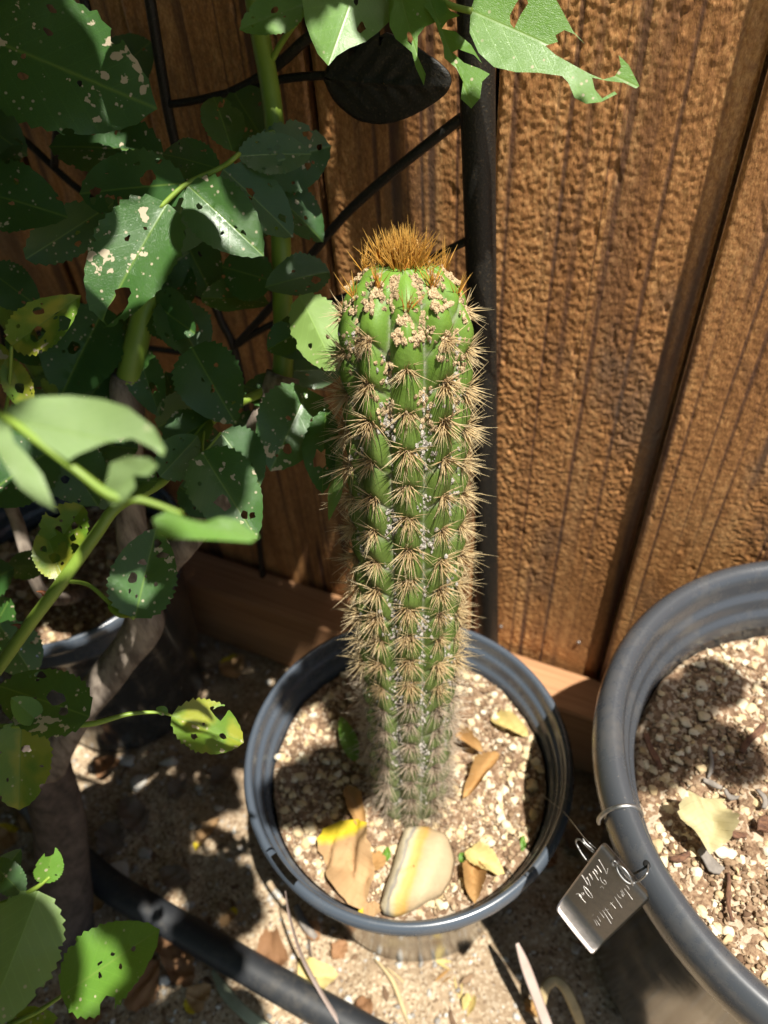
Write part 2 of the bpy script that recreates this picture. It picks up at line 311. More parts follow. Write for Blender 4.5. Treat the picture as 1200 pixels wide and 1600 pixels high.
MT = dict(
    fence=m_fence(), rail=m_rail(), ground=m_ground(), soil=m_soil(), metal=m_metal(), cactus=m_cactus(),
    perlite=m_stone('perlite_stone', (.52, .38, .20), (.66, .54, .34), (.74, .68, .54)),
    grain=m_stone('brown_grain', (.10, .055, .032), (.26, .17, .10), (.50, .38, .245)),
    pebble=m_stone('grey_pebble', (.22, .20, .18), (.42, .39, .34), (.70, .67, .60)),
    potwall=m_plastic('dusty_tan_sheen_pot_wall', (.035, .037, .038), .12, .45), pot=m_plastic('black_nursery_plastic', (.062, .077, .098), .24, .10), pot2=m_plastic('scuffed_black_plastic', (.050, .055, .063), .25, .25),  # pot wall tan: dust plus reflected ground light put into the colour
    hose=m_plastic('black_hose_rubber', (.02, .022, .025), .5, .3),
    leaf=m_leaf('rose_leaf', (.021, .070, .021), (.045, .118, .024), (.14, .22, .08)),
    leafspot=m_leaf('rose_leaf_spotted', (.028, .088, .021), (.058, .14, .026), (.16, .24, .09), spots=1.35),
    leafyoung=m_leaf('young_rose_leaf', (.07, .19, .02), (.13, .26, .03), (.20, .32, .08), spots=.1, gloss=.40),
    leafglare=m_leaf('glare_painted_leaf', (.15, .25, .085), (.22, .31, .12), (.24, .34, .12), spots=.0, gloss=.42),  # sun glare on the near leaves painted in as a paler green
    leafyel=m_leaf('yellowing_rose_leaf', (.08, .17, .015), (.14, .24, .02), (.2, .28, .06), spots=.8, yellow=.7),
    cane=m_simple('green_rose_cane', (.23, .33, .045), .42, col2=(.16, .25, .035), scale=30, bump=.1, stretch=(1, 1, .3)),
    wood=m_simple('weathered_rose_bark', (.30, .25, .20), .95, col2=(.10, .078, .06), scale=150, bump=1., stretch=(1, 1, .2)),
    root=m_simple('brown_root_bark', (.13, .098, .078), .95, col2=(.055, .042, .034), scale=90, bump=1.),
    thorn=m_simple('red_thorn', (.24, .08, .03), .5, bump=0),
    drytan=m_dry('dry_tan_leaf', (.40, .235, .105), (.54, .36, .19), (.60, .47, .03)), drybrown=m_dry('dry_brown_leaf', (.22, .11, .05), (.40, .22, .11)),
    dryor=m_dry('dry_orange_leaf', (.38, .20, .065), (.52, .33, .14)), dryyel=m_dry('dry_yellow_petal', (.60, .46, .15), (.70, .58, .28)), drycream=m_dry('cream_petal', (.50, .43, .21), (.62, .56, .34)),
    drygrey=m_dry('grey_litter_leaf', (.16, .12, .09), (.30, .23, .17)),
    straw=m_simple('pale_straw', (.46, .37, .33), .6, col2=(.36, .27, .22), scale=20, bump=.1), straw2=m_simple('tan_straw', (.50, .38, .20), .7, scale=40, bump=.2),
    sage=m_simple('sage_blade', (.34, .38, .26), .6, scale=30, bump=.1),
    wire=m_simple('galvanised_wire', (.50, .50, .49), .5, 1.0, scale=200, bump=.05), 
    chip=m_simple('bark_chip', (.20, .10, .055), .9, col2=(.09, .045, .03), scale=200, bump=1., stretch=(1, 4, 4)),
    greychip=m_simple('grey_chip', (.25, .22, .19), .85, scale=120, bump=.7), sprout=m_simple('green_sprout', (.12, .30, .03), .5, scale=60, bump=.1),
    wool=m_simple('cream_wool', (.56, .44, .27), 1., col2=(.40, .28, .16), scale=900, bump=1., spec=.05), greywool=m_simple('grey_wool', (.50, .47, .42), 1., col2=(.34, .30, .26), scale=700, bump=1., spec=.05),
    sp_gold=m_spine('amber_spine', (.30, .09, .018), (.72, .36, .055), (.80, .50, .13)), sp_tan=m_spine('tan_spine', (.24, .12, .06), (.68, .50, .25), (.88, .76, .48)),
    sp_grey=m_spine('grey_spine', (.22, .14, .10), (.56, .44, .31), (.76, .66, .52)),
)

# ================================================================== GROUND
def graded(lo, a, b, hi, step, n):
    f = np.arange(a, b, step); g = np.geomspace(step, 1, n); g = np.cumsum(g); 
    return np.concatenate([a-(a-lo)*(g/g[-1])[::-1], f, b+(hi-b)*(g/g[-1])])
gx, gy = graded(-30, -.62, .45, 30, .004, 16), graded(-30, .02, .78, 30, .004, 16)
X, Y = np.meshgrid(gx, gy, indexing='ij')
Zg = .004*noise2(*X.shape, 14, 14, 1)+.0013*noise2(*X.shape, 1.6, 1.6, 2)-.004
inner = (X > -.62) & (X < .45) & (Y > .02) & (Y < .78); Zg = np.where(inner, Zg, -.004)
tag(obj('ground', mesh_np('ground', np.stack([X, Y, Zg], -1).reshape(-1, 3), [gridfaces(*X.shape)[:, ::-1]]), MT['ground']), kind='structure')
def gh(x, y):
    i = int(np.clip(np.searchsorted(gx, x), 0, len(gx)-1)); j = int(np.clip(np.searchsorted(gy, y), 0, len(gy)-1)); return Zg[i, j]

# ================================================================== FENCE
FA = np.array([-.2303, .6222, 0]); FU = np.array([.8894, -.4571, 0]); FN = np.array([-.4571, -.8894, 0])   # along, out of the boards
FM = frame(FA, FU, (0, 0, 1)) @ Matrix.Rotation(0, 4, 'Z')
fence = empty('board_fence', M=FM); tag(fence, 'tall brown stained fence of rough sawn upright boards behind the cactus', 'fence')
# local: x along the fence, y away from the viewer side (so -y faces the camera), z up
EDGES = [-2.0, -1.86, -1.72, -1.58, -1.44, -1.3, -1.16, -1.02, -.88, -.74, -.60, -.46, -.32, -.181, -.042, .098, .2315, .3515, .488, .632, .774, .914, 1.054, 1.19, 1.33, 1.47, 1.61, 1.75, 1.9]
FR = .00095
def picket(k, x0, x1, front):
    vis = x1 > -.35 and x0 < .75
    bx = np.linspace(x0, x1, int((x1-x0)/(FR if x1 > .2 else .0025))+1) if vis else np.linspace(x0, x1, 4)
    bz = np.concatenate([np.arange(.012, .95, FR if x1 > .2 else .003), np.linspace(.952, 1.8, 24)]) if vis else np.linspace(.012, 1.8, 8)
    m, n = len(bx), len(bz); XX, ZZ = np.meshgrid(bx, bz, indexing='ij'); sd = 100+k*17
    if vis:
        sk = FR if x1 > .2 else .0025
        st = noise2(m, n, 2.2*.0013/sk, 220, sd); bow = .004*noise2(m, n, 40, 220, sd+1)
        wgt = np.clip((.95-ZZ)/.12, 0, 1)
        st2 = noise2(m, n, 1.3, 300, sd+10); streak = np.maximum(np.clip((st-.62+.35*noise2(m, n, 5, 60, sd+7))/.7, 0, 1)*np.clip(.75+.4*noise2(m, n, 8, 40, sd+8), .2, 1), np.clip((st2-1.15)/.45, 0, 1)*.85)
        fine = noise2(m, n, .62, .95, sd+2); mid_ = noise2(m, n, 1.25, 1.1, sd+4); big_ = noise2(m, n, 2.4, 3.2, sd+9)
        zone = np.clip(.8+.35*noise2(m, n, 22, 90, sd+3), .45, 1.5)
        lump = .75*fine+.55*mid_+.30*big_
        pit = np.clip(noise2(m, n, 1.2, 3.5, sd+5)-1.7, 0, 2)
        dep = (np.tanh(lump*.8)*.00034*zone*(1-.6*streak)-streak*.00025-.0009*pit*zone)*wgt
        edge = np.minimum(XX-x0, x1-XX); dep -= .002*np.exp(-(edge/.0018)**2)
    else: dep = np.zeros_like(XX); streak = np.zeros_like(XX)
    f = front
    V = np.stack([XX-(x0+x1)/2, -(f+dep), ZZ], -1).reshape(-1, 3); Fc = gridfaces(m, n)
    # border ring pushed back = the board's thickness
    ring = np.concatenate([np.arange(m)*n, (m-1)*n+np.arange(1, n), (m-2-np.arange(m-1))*n+n-1, np.arange(n-2, 0, -1)])
    Vb = V[ring].copy(); Vb[:, 1] = -(front-.016); k0 = len(V); q = np.arange(len(ring)); q2 = (q+1) % len(ring)
    Fs = np.stack([ring[q], k0+q, k0+q2, ring[q2]], -1)
    cor = [k0, k0+m-1, k0+m-1+n-1, k0+2*(m-1)+n-1]
    st_all = np.concatenate([streak.ravel(), np.zeros(len(ring))])
    me = mesh_np('picket', np.vstack([V, Vb]), [Fc, Fs, np.array([cor])[:, ::-1]], attrs={'streak': st_all})
    obj('picket', me, MT['fence'], fence, FM @ Matrix.Translation(((x0+x1)/2, 0, 0)))
FRONT = {17: .001, 18: .0105, 16: .000, 15: .004}
for k in range(len(EDGES)-1):
    g = .0012
    picket(k, EDGES[k]+g, EDGES[k+1]-g, FRONT.get(k, .001+.003*(k % 2)))
for k in range(13):   # unseen boards added on the far side to block sky light in the gaps
    a = -2+k*.3; V, F, Cc = box_vf(a, a+.297, .0185, .034, .012, 1.8, .002, 2)
    obj('picket', mesh_np('picket', V-np.array([a, 0, 0]), [F[:, ::-1], Cc[:, ::-1]], smooth=False, attrs={'streak': np.zeros(len(V))}), MT['fence'], fence, FM @ Matrix.Translation((a, 0, 0)))
# rail along the foot of the boards
for (a, b) in ((-2, -.62), (-.618, .98), (.982, 1.9)):
    V, F, Cc = box_vf(a, b, -.057, -.0085, -.01, .1, .0025, 30)
    V[:, 1:] += .0006*np.sin(V[:, :1]*17+np.arange(len(V))[:, None] % 8)
    obj('rail', mesh_np('rail', V, [F[:, ::-1], Cc[:, ::-1]], smooth=False), MT['rail'], fence, FM)
for (px, py) in ((803, 955), (793, 1003)): pass
nv, nf = ICO[1]
for (u, z) in ((.384, .126), (.462, .14)):
    obj('nail_head', mesh_np('nail_head', nv*np.array([.0022, .001, .0022]), [nf]), MT['wire'], fence, FM @ Matrix.Translation((u, -.0025, z)))

# ================================================================== POTS
def pot(name, prof, c, mat, wmat, k0, k1, label, group=None, n=160, cut=None):
    e = empty(name, (c[0], c[1], 0)); tag(e, label, 'pot', group); M = Matrix.Translation((c[0], c[1], 0))
    m = len(prof); prof = np.asarray(prof, float); th = np.linspace(0, 2*np.pi, n, endpoint=False)
    V = np.stack([prof[:, 0][:, None]*np.cos(th), prof[:, 0][:, None]*np.sin(th), prof[:, 1][:, None]+0*th], -1).reshape(-1, 3); F = gridfaces(m, n, True); row = np.arange(len(F))//n
    for nm, sel, mt in (('wall', (row < k0) | (row >= k1), wmat), ('rim', (row >= k0) & (row < k1), mat)):
        f = F[sel]
        if cut is not None and nm == 'rim': f = f[~cut(V[f].mean(1))]
        u = np.unique(f); mp = np.zeros(len(V), int); mp[u] = np.arange(len(u)); obj(nm, mesh_np(nm, V[u], [mp[f]]), mt, e, M)
    return e
SP = (.0031, .2703)
prof_s = [(.0, .001), (.086, .001), (.0905, .004), (.0925, .012), (.1015, .10), (.1105, .176), (.1125, .180), (.1145, .182), (.1155, .1875), (.1160, .203), (.1175, .2065), (.1228, .2065), (.1250, .2085), (.1262, .2120), (.1258, .2160), (.1242, .2190), (.1222, .2203), (.1204, .2198), (.1192, .2180), (.1186, .2150), (.1182, .2085), (.1172, .2062), (.1155, .2055), (.1145, .2040), (.1140, .2005), (.1136, .1945), (.1124, .1922), (.1110, .1912), (.1102, .1890), (.1096, .182), (.1000, .09), (.0890, .010), (.0, .009)]
_sl = gz(432, 1362, .219); SLA = math.atan2(_sl[1]-SP[1], _sl[0]-SP[0])
def slot(c):
    a = (np.arctan2(c[:, 1], c[:, 0])-SLA+math.pi) % (2*math.pi)-math.pi; r = np.hypot(c[:, 0], c[:, 1])
    return (np.abs(a) < .12) & (c[:, 2] > .2055) & (r > .1183) & (r < .1238)
small = pot('nursery_pot', prof_s, SP, MT['pot'], MT['potwall'], 6, 29, 'small glossy black nursery pot that holds the tall spiny cactus', 'black nursery pots', 220, slot)
BP = (.278, .1757); BKR, BKZ = .9235, 1.1125
prof_b = [(r*BKR, z*BKZ) for r, z in [(.0, .001), (.128, .001), (.133, .004), (.135, .015), (.145, .12), (.155, .238), (.158, .243), (.1585, .262), (.161, .268), (.170, .2685), (.1738, .270), (.1762, .274), (.1785, .281), (.1788, .288), (.1775, .294), (.1742, .2990), (.1695, .3012), (.1650, .3005), (.1615, .2975), (.1597, .2930), (.1590, .2860), (.1578, .2828), (.1550, .2815), (.1536, .2790), (.1529, .2735), (.1516, .2705), (.1488, .2692), (.1475, .2660), (.1465, .258), (.139, .15), (.130, .012), (.0, .010)]]
big = pot('nursery_pot', prof_b, BP, MT['pot2'], MT['potwall'], 8, 28, 'large scuffed black nursery pot with a thick rolled rim and wired tag', 'black nursery pots', 260)
LP = (-.312, .49)
prof_l = [(r*.935, z*1.113) for r, z in prof_s]
left = pot('nursery_pot', prof_l, LP, MT['pot'], MT['potwall'], 6, 29, 'black nursery pot in the shade among the rose stems', 'black nursery pots', 120)

def soil(c, r, z, n_perl, n_grain, seed, label, szm=1.0):
    rr = np.random.default_rng(seed); rad = np.concatenate([[0.0005], np.linspace(.002, r, 60)]); th = np.linspace(0, 2*np.pi, 200, endpoint=False)
    V = np.stack([rad[:, None]*np.cos(th), rad[:, None]*np.sin(th), np.zeros((61, 200))], -1)
    hn = noise2(64, 64, 4, 4, seed)
    hf = lambda x, y: .0022*hn[np.clip(((x/r+1)*32), 0, 63).astype(int), np.clip(((y/r+1)*32), 0, 63).astype(int)]
    V[..., 2] = hf(V[..., 0], V[..., 1])+.0012*noise2(61, 200, 1, 1, seed+1); V[-1, :, 2] -= .004
    so_ = tag(obj('potting_soil', mesh_np('potting_soil', V.reshape(-1, 3), [gridfaces(61, 200, True)]), MT['soil'], None, Matrix.Translation((c[0], c[1], z))), 'brown gritty potting soil '+label, 'soil', None, 'stuff')
    def sc(n, lo, hi, pw):
        a = rr.uniform(0, 6.283, n); q = np.sqrt(rr.uniform(0, 1, n))*(r-.003); x, y = q*np.cos(a), q*np.sin(a)
        s = lo+(hi-lo)*rr.uniform(0, 1, n)**pw; return np.stack([x, y, hf(x, y)+s*.25], -1), s
    pos, s = sc(n_perl, .0008*szm, .0042*szm, 3.0); V, F, A = scatter(lumps(14, 2, .10, seed+3), pos, s, seed+4)
    o = obj('perlite', mesh_np('perlite', V, [F], attrs={'tone': A}), MT['perlite'], None, Matrix.Translation((c[0], c[1], z)))
    tag(o, 'cream perlite grit '+label, 'grit', None, 'stuff')
    pos, s = sc(n_grain, .0005, .0024, 2.2); V, F, A = scatter(lumps(10, 1, .14, seed+5), pos, s, seed+6)
    o = obj('soil_crumbs', mesh_np('soil_crumbs', V, [F], attrs={'tone': A}), MT['grain'], None, Matrix.Translation((c[0], c[1], z)))
    tag(o, 'dark brown soil crumbs '+label, 'soil', None, 'stuff')
SZ, BZ, LZ = .186, .282, .203
soil(SP, .1085, SZ, 1500, 6000, 31, 'around the foot of the cactus')
soil(BP, .1345, BZ, 2000, 8000, 41, 'in the large pot with the tag')
soil(LP, .100, LZ, 420, 900, 51, 'in the shaded pot', 1.5)

# ================================================================== CACTUS
CB = gz(640, 1236, SZ)-np.array([0, 0, .012]); CT = P(632, 398, .335); ax = CT-CB; CL = float(np.linalg.norm(ax)); ax /= CL
fwdv = np.array([0, -1., 0]); CM = frame(CB, np.cross(-ax, fwdv)*-1, ax)   # z = axis
_z = ax; _y = -(fwdv-_z*fwdv.dot(_z)); _y /= np.linalg.norm(_y); _x = np.cross(_y, _z)
CM = Matrix([[_x[i], _y[i], _z[i], CB[i]] for i in range(3)]+[[0, 0, 0, 1]])
cactus = empty('columnar_cactus', M=CM); tag(cactus, 'tall green ribbed columnar cactus covered in tan spines with an amber tufted top', 'cactus')
NR, SPC = 10, .0213; TH0 = -math.pi/2-.05; DOME = .038; LCYL = CL-DOME
def body_r(l):
    t = np.clip(l/LCYL, 0, 1); return .0288+.0022*np.sin(t*2.6)+.0022*t
def prof(l):
    """arc length -> (radius, height)"""
    Rr = body_r(l); a = np.clip((l-LCYL)/DOME, 0, 1.24)*(math.pi/2/1.24)
    return np.where(l < LCYL, Rr, Rr*np.cos(a)**.92), np.where(l < LCYL, l, LCYL+DOME*np.sin(a)*.92)
LMAX = LCYL+DOME*1.24
def surf(th, l):
    k = np.round((th-TH0)/(2*np.pi/NR)); dlt = (th-TH0-k*2*np.pi/NR)/(np.pi/NR); ad = np.abs(dlt)
    p = l/SPC+.42*ad**1.1+.5*(np.mod(k, 2))+.06*np.sin(k*3.1+l*40); fr = np.mod(p, 1.0)
    hump = np.clip(np.sin(np.pi*fr), 0, 1)**.55; crest = 1-ad**2.2
    r0, h = prof(l); taper = np.clip((LMAX-l)/.03, 0, 1)
    r = r0*(1-.20*(ad**1.8)*taper+.13*(hump-.65)*crest*(.35+.65*taper)+.012*np.sin(k*5.3+l*310)*crest)
    g = np.maximum(np.exp(-(np.minimum(fr, 1-fr)/.07)**2)*.75*(ad > .12), np.exp(-((1-ad)/.10)**2))
    return r, h, g, fr, k
nl, nt = 520, 320
L_, T_ = np.meshgrid(np.linspace(0, LMAX, nl), np.linspace(0, 2*np.pi, nt, endpoint=False), indexing='ij')
r_, h_, g_, _, _ = surf(T_, L_)
r_ = r_+.00022*noise2(nl, nt, 6, 5, 5)
V = np.stack([r_*np.cos(T_), r_*np.sin(T_), h_], -1).reshape(-1, 3)
obj('stem', mesh_np('stem', V, [gridfaces(nl, nt, True)], attrs={'groove': g_.ravel(), 'height': np.clip(L_/LMAX, 0, 1).ravel()}), MT['cactus'], cactus, CM)

def spines_mesh(name, n, l0, l1, up, spread, rad, seed, mat):
    r = np.random.default_rng(seed); Vs, Fs, T, Vv, o = [], [], [], [], 0
    for i in range(n):
        a = r.uniform(-1, 1)
        d = np.array([spread*a*1.25, r.uniform(.35, 1.0), -spread*r.uniform(.1, 1.0)*(1-.45*abs(a))+up+r.normal(0, .18)])   # x side, y outward, z up the stem
        if i % 5 == 0: d = np.array([r.normal(0, .3), 1.0, up*.8+r.normal(-.15, .25)])
        if up < .3 and i % 6 == 1: d = np.array([r.normal(0, .7), .5, .55])
        d /= np.linalg.norm(d); L = r.uniform(l0, l1)*(1.15 if i % 5 == 0 else 1); b = np.array([r.normal(0, .0011), .0002, r.normal(0, .0011)])
        u = np.cross(d, [.3, .2, .9]); u /= np.linalg.norm(u); v = np.cross(d, u); bend = r.normal(0, .06, 3)*L
        q = []
        for f, rr in ((0, 1), (.45, .8), (1, .12)):
            c = b+d*L*f+bend*f*f
            q += [c+(u*math.cos(t)+v*math.sin(t))*rad*rr for t in (0, 2.094, 4.189)]
        q = np.array(q); Vs.append(q); T += [0]*3+[.45]*3+[1]*3; Vv += [r.uniform()]*9
        for k in range(2):
            for j in range(3): Fs.append((o+k*3+j, o+k*3+(j+1) % 3, o+k*3+3+(j+1) % 3, o+k*3+3+j))
        o += 9
    me = mesh_np(name, np.vstack(Vs), [np.array(Fs)], attrs={'t': T, 'v': Vv}); me.materials.append(mat); return me
SPM = {'gold': [spines_mesh('spine_cluster', 15, .012, .021, .9, .6, .00046, 60+i, MT['sp_gold']) for i in range(5)],
       'mid': [spines_mesh('spine_cluster', 46, .008, .0175, -.12, 1.1, .00030, 70+i, MT['sp_tan']) for i in range(8)],
       'low': [spines_mesh('spine_cluster', 46, .008, .0170, -.15, 1.2, .00029, 80+i, MT['sp_grey']) for i in range(6)]}
def fuzzy(n_var, seed):
    r = np.random.default_rng(seed); V, F = ICO[2]; out = []
    for k in range(n_var):
        d = np.zeros(len(V))
        for _ in range(6):
            q = r.standard_normal(3); d += .09*np.sin(V @ q*r.uniform(2, 6)+r.uniform(0, 6))
        out.append((V*(1+d+r.normal(0, .13, len(V)))[:, None]*r.uniform(.8, 1.2, 3), F))
    return out
FUZ = fuzzy(8, 3)
def wool_mesh(seed, n, w, hgt, mat, r0=.0004, r1=.0011):
    r = np.random.default_rng(seed); pos = np.stack([r.normal(0, w*.42, n), np.abs(r.normal(0, .0003, n)), r.uniform(-hgt*.8, hgt*.2, n)], -1)
    pos[:, 0] *= .35+.65*np.clip((-pos[:, 2]/hgt+.3), 0, 1)
    V, F, A = scatter(FUZ, pos, r.uniform(r0, r1, n), seed+1, (1, .7, 1)); me = mesh_np('wool', V, [F], smooth=False); me.materials.append(mat); return me
WOOL = [wool_mesh(90+i, 34, .0062, .0125, MT['wool'], .0006, .0014) for i in range(5)]; GWOOL = [wool_mesh(97+i, 12, .004, .006, MT['greywool'], .0003, .0007) for i in range(4)]
flk, flr = [], []
for k in range(NR):
    th = TH0+k*2*math.pi/NR; off = .5*(k % 2)
    for j in range(0, 40):
        l = (j-off-.06*math.sin(k*3.1+j*SPC*40))*SPC
        if l < .004 or l > LMAX-.006: continue
        r, h, _, _, _ = surf(np.array([th]), np.array([l])); rr2, h2, _, _, _ = surf(np.array([th]), np.array([l+.002]))
        p = np.array([r[0]*math.cos(th), r[0]*math.sin(th), h[0]]); t = np.array([rr2[0]*math.cos(th), rr2[0]*math.sin(th), h2[0]])-p
        ro, ho = prof(np.array([l-.004, l+.004])); t = np.array([(ro[1]-ro[0])*math.cos(th), (ro[1]-ro[0])*math.sin(th), ho[1]-ho[0]]); t /= np.linalg.norm(t)
        sd = np.array([-math.sin(th), math.cos(th), 0]); nrm = np.cross(sd, t); nrm = nrm*np.sign(nrm.dot([math.cos(th), math.sin(th), .2]))
        x = np.cross(nrm, t); Ml = CM @ Matrix([[x[i], nrm[i], t[i], p[i]] for i in range(3)]+[[0, 0, 0, 1]])
        fr = l/LMAX; gold = l > LMAX-.040; ml = SPM['gold' if gold else 'mid' if fr > .36 else 'low']
        if not gold and fr > .86: s_ = .85
        elif gold: s_ = .62+.15*np.clip((l-(LMAX-.036))/.03, 0, 1)
        else: s_ = random.uniform(.85, 1.15)
        o = obj('spine_cluster', random.choice(ml), None, cactus, Ml @ Matrix.Rotation(random.uniform(-.2, .2), 4, 'Y') @ Matrix.Scale(s_, 4))
        if l > LMAX-.095 and l < LMAX-.008:
            wsz = np.clip((l-(LMAX-.115))/.06, .45, 1.15)*random.uniform(.8, 1.15); obj('wool_tuft', random.choice(WOOL), None, cactus, Ml @ Matrix.Scale(wsz, 4))
        elif l <= LMAX-.085: obj('wool_tuft', random.choice(GWOOL), None, cactus, Ml @ Matrix.Scale(random.uniform(.7, 1.3), 4))
# crown of upright amber spines
rr = np.random.default_rng(5)
for i in range(30):
    a = rr.uniform(0, 6.283); q = .0085*math.sqrt(rr.uniform()); zt = prof(np.array([LMAX-.004]))[1][0]
    p = np.array([q*math.cos(a), q*math.sin(a), zt-.002-q*.35]); n = np.array([math.cos(a)*q*28, math.sin(a)*q*28, 1.]); n /= np.linalg.norm(n)
    sd = np.cross(n, [0.1, 1, 0]); sd /= np.linalg.norm(sd); x = sd; z2 = np.cross(x, n)
    obj('spine_cluster', SPM['gold'][i % 5], None, cactus, CM @ Matrix([[x[j], n[j], z2[j], p[j]] for j in range(3)]+[[0, 0, 0, 1]]) @ Matrix.Rotation(-.75, 4, 'X') @ Matrix.Scale(rr.uniform(.7, 1.0), 4))
# wool and cork flakes along the furrows
for cname, matk, lo, hi, n, r0, r1 in (('furrow_wool', 'wool', LMAX-.085, LMAX-.012, 1900, .0005, .0012), ('cork_flake', 'greywool', .03, LMAX-.04, 9000, .00025, .0011)):
    l = rr.uniform(lo, hi, n); k = rr.integers(0, NR, n)
    clump = np.sin(l*210+k*1.7)+np.sin(l*95+k*4.1) + rr.normal(0, .5, n); keep = clump > (.15 if matk == 'wool' else .25); l, k = l[keep], k[keep]
    th = TH0+(k+.5+rr.normal(0, .13, len(k)))*2*math.pi/NR; r, h, _, _, _ = surf(th, l)
    V, F, A = scatter(FUZ, np.stack([(r+.0001)*np.cos(th), (r+.0001)*np.sin(th), h], -1), rr.uniform(r0, r1, len(l)), 9, (1, .7, 1.3))
    tag(obj(cname, mesh_np(cname, V, [F], smooth=False), MT[matk], cactus, CM), kind='stuff')

# ================================================================== TRELLIS
def on_fence(px, py, d):
    """point on the plane d in front of the boards"""
    n = FN; r = ray((px, py)); p0 = FA+FN*d; return CAM+r*np.dot(p0-CAM, n)/np.dot(r, n)
TD = .034
pb, pt_ = on_fence(763, 985, TD), on_fence(747, 190, TD); dv = pt_-pb
foot = pb-dv*((pb[2]-.1004)/dv[2]); top = pb+dv*((1.5-pb[2])/dv[2])
trellis = empty('garden_trellis', foot); tag(trellis, 'black iron trellis with a round post, thin branches and a metal leaf', 'trellis')
tube('post', [foot, pb, pt_, top], .0096, MT['metal'], trellis, 20, 40)
def rod(pts, r=.0026, d=TD):
    tube('rod', [on_fence(*p[:2], p[2] if len(p) > 2 else d) for p in pts], r, MT['metal'], trellis, 8)
rod([(722, 184), (690, 208), (600, 280), (540, 335), (495, 388), (455, 440), (405, 500), (366, 542)], .0030)
rod([(640, 116), (505, 118), (440, 124), (380, 140), (300, 158), (262, 163)], .0024)
rod([(620, -40), (490, 52), (440, 96), (395, 128), (360, 145)], .0030)
rod([(224, -60), (236, 10), (252, 110), (268, 200), (300, 330), (325, 440), (345, 500), (366, 545), (385, 640), (398, 760), (410, 900)], .0034)
rod([(366, 542), (400, 520), (440, 500), (520, 470), (600, 440), (722, 380), (748, 368)], .0026)
rod([(118, -40), (140, 30), (150, 90), (95, 180), (85, 260)], .0030)
rod([(-60, 150), (25, 208), (110, 285), (180, 340), (250, 420), (325, 470)], .0026)
rod([(20, 128), (60, 165), (100, 195)], .0042)
rod([(-40, 560), (60, 520), (200, 540), (366, 560)], .0026)
rod([(-40, 330), (-10, 450), (20, 600), (60, 760), (90, 900)], .0032)
# metal leaf, slightly domed, with raised veins
def metal_leaf():
    out = [(505, 118), (520, 88), (548, 66), (590, 50), (630, 62), (665, 84), (692, 104), (705, 126), (695, 148), (668, 168), (635, 185), (600, 194), (565, 190), (535, 172), (515, 148)]
    ptsl = [on_fence(x, y, TD+.006) for x, y in spline(out+[out[0]], 60)[:-1]]
    c = np.mean(ptsl, 0); V, nn = [], 60
    for f in np.linspace(0.02, 1, 14):
        for i, p in enumerate(ptsl):
            q = c+(p-c)*f; s = np.dot(q-ptsl[0], FU); b = (q[2]-c[2]); vein = .0008*math.cos((s-abs(b)*1.0)*520)*(1-f*.5)*(f > .1)+.0016*math.exp(-(b/.0016)**2)
            V.append(q+FN*(.0022*(1-f*f)+vein*.8))
    V = np.array(V); V2 = V-FN*.0015; n = len(V); F = gridfaces(14, nn, True); F2 = F[:, ::-1]+n
    i = np.arange(nn); e = 13*nn; Fe = np.stack([e+i, e+(i+1) % nn, n+e+(i+1) % nn, n+e+i], -1)
    obj('metal_leaf', mesh_np('metal_leaf', np.vstack([V, V2])-foot, [F, F2, Fe]), MT['metal'], trellis, Matrix.Translation(Vector(foot)))
metal_leaf()

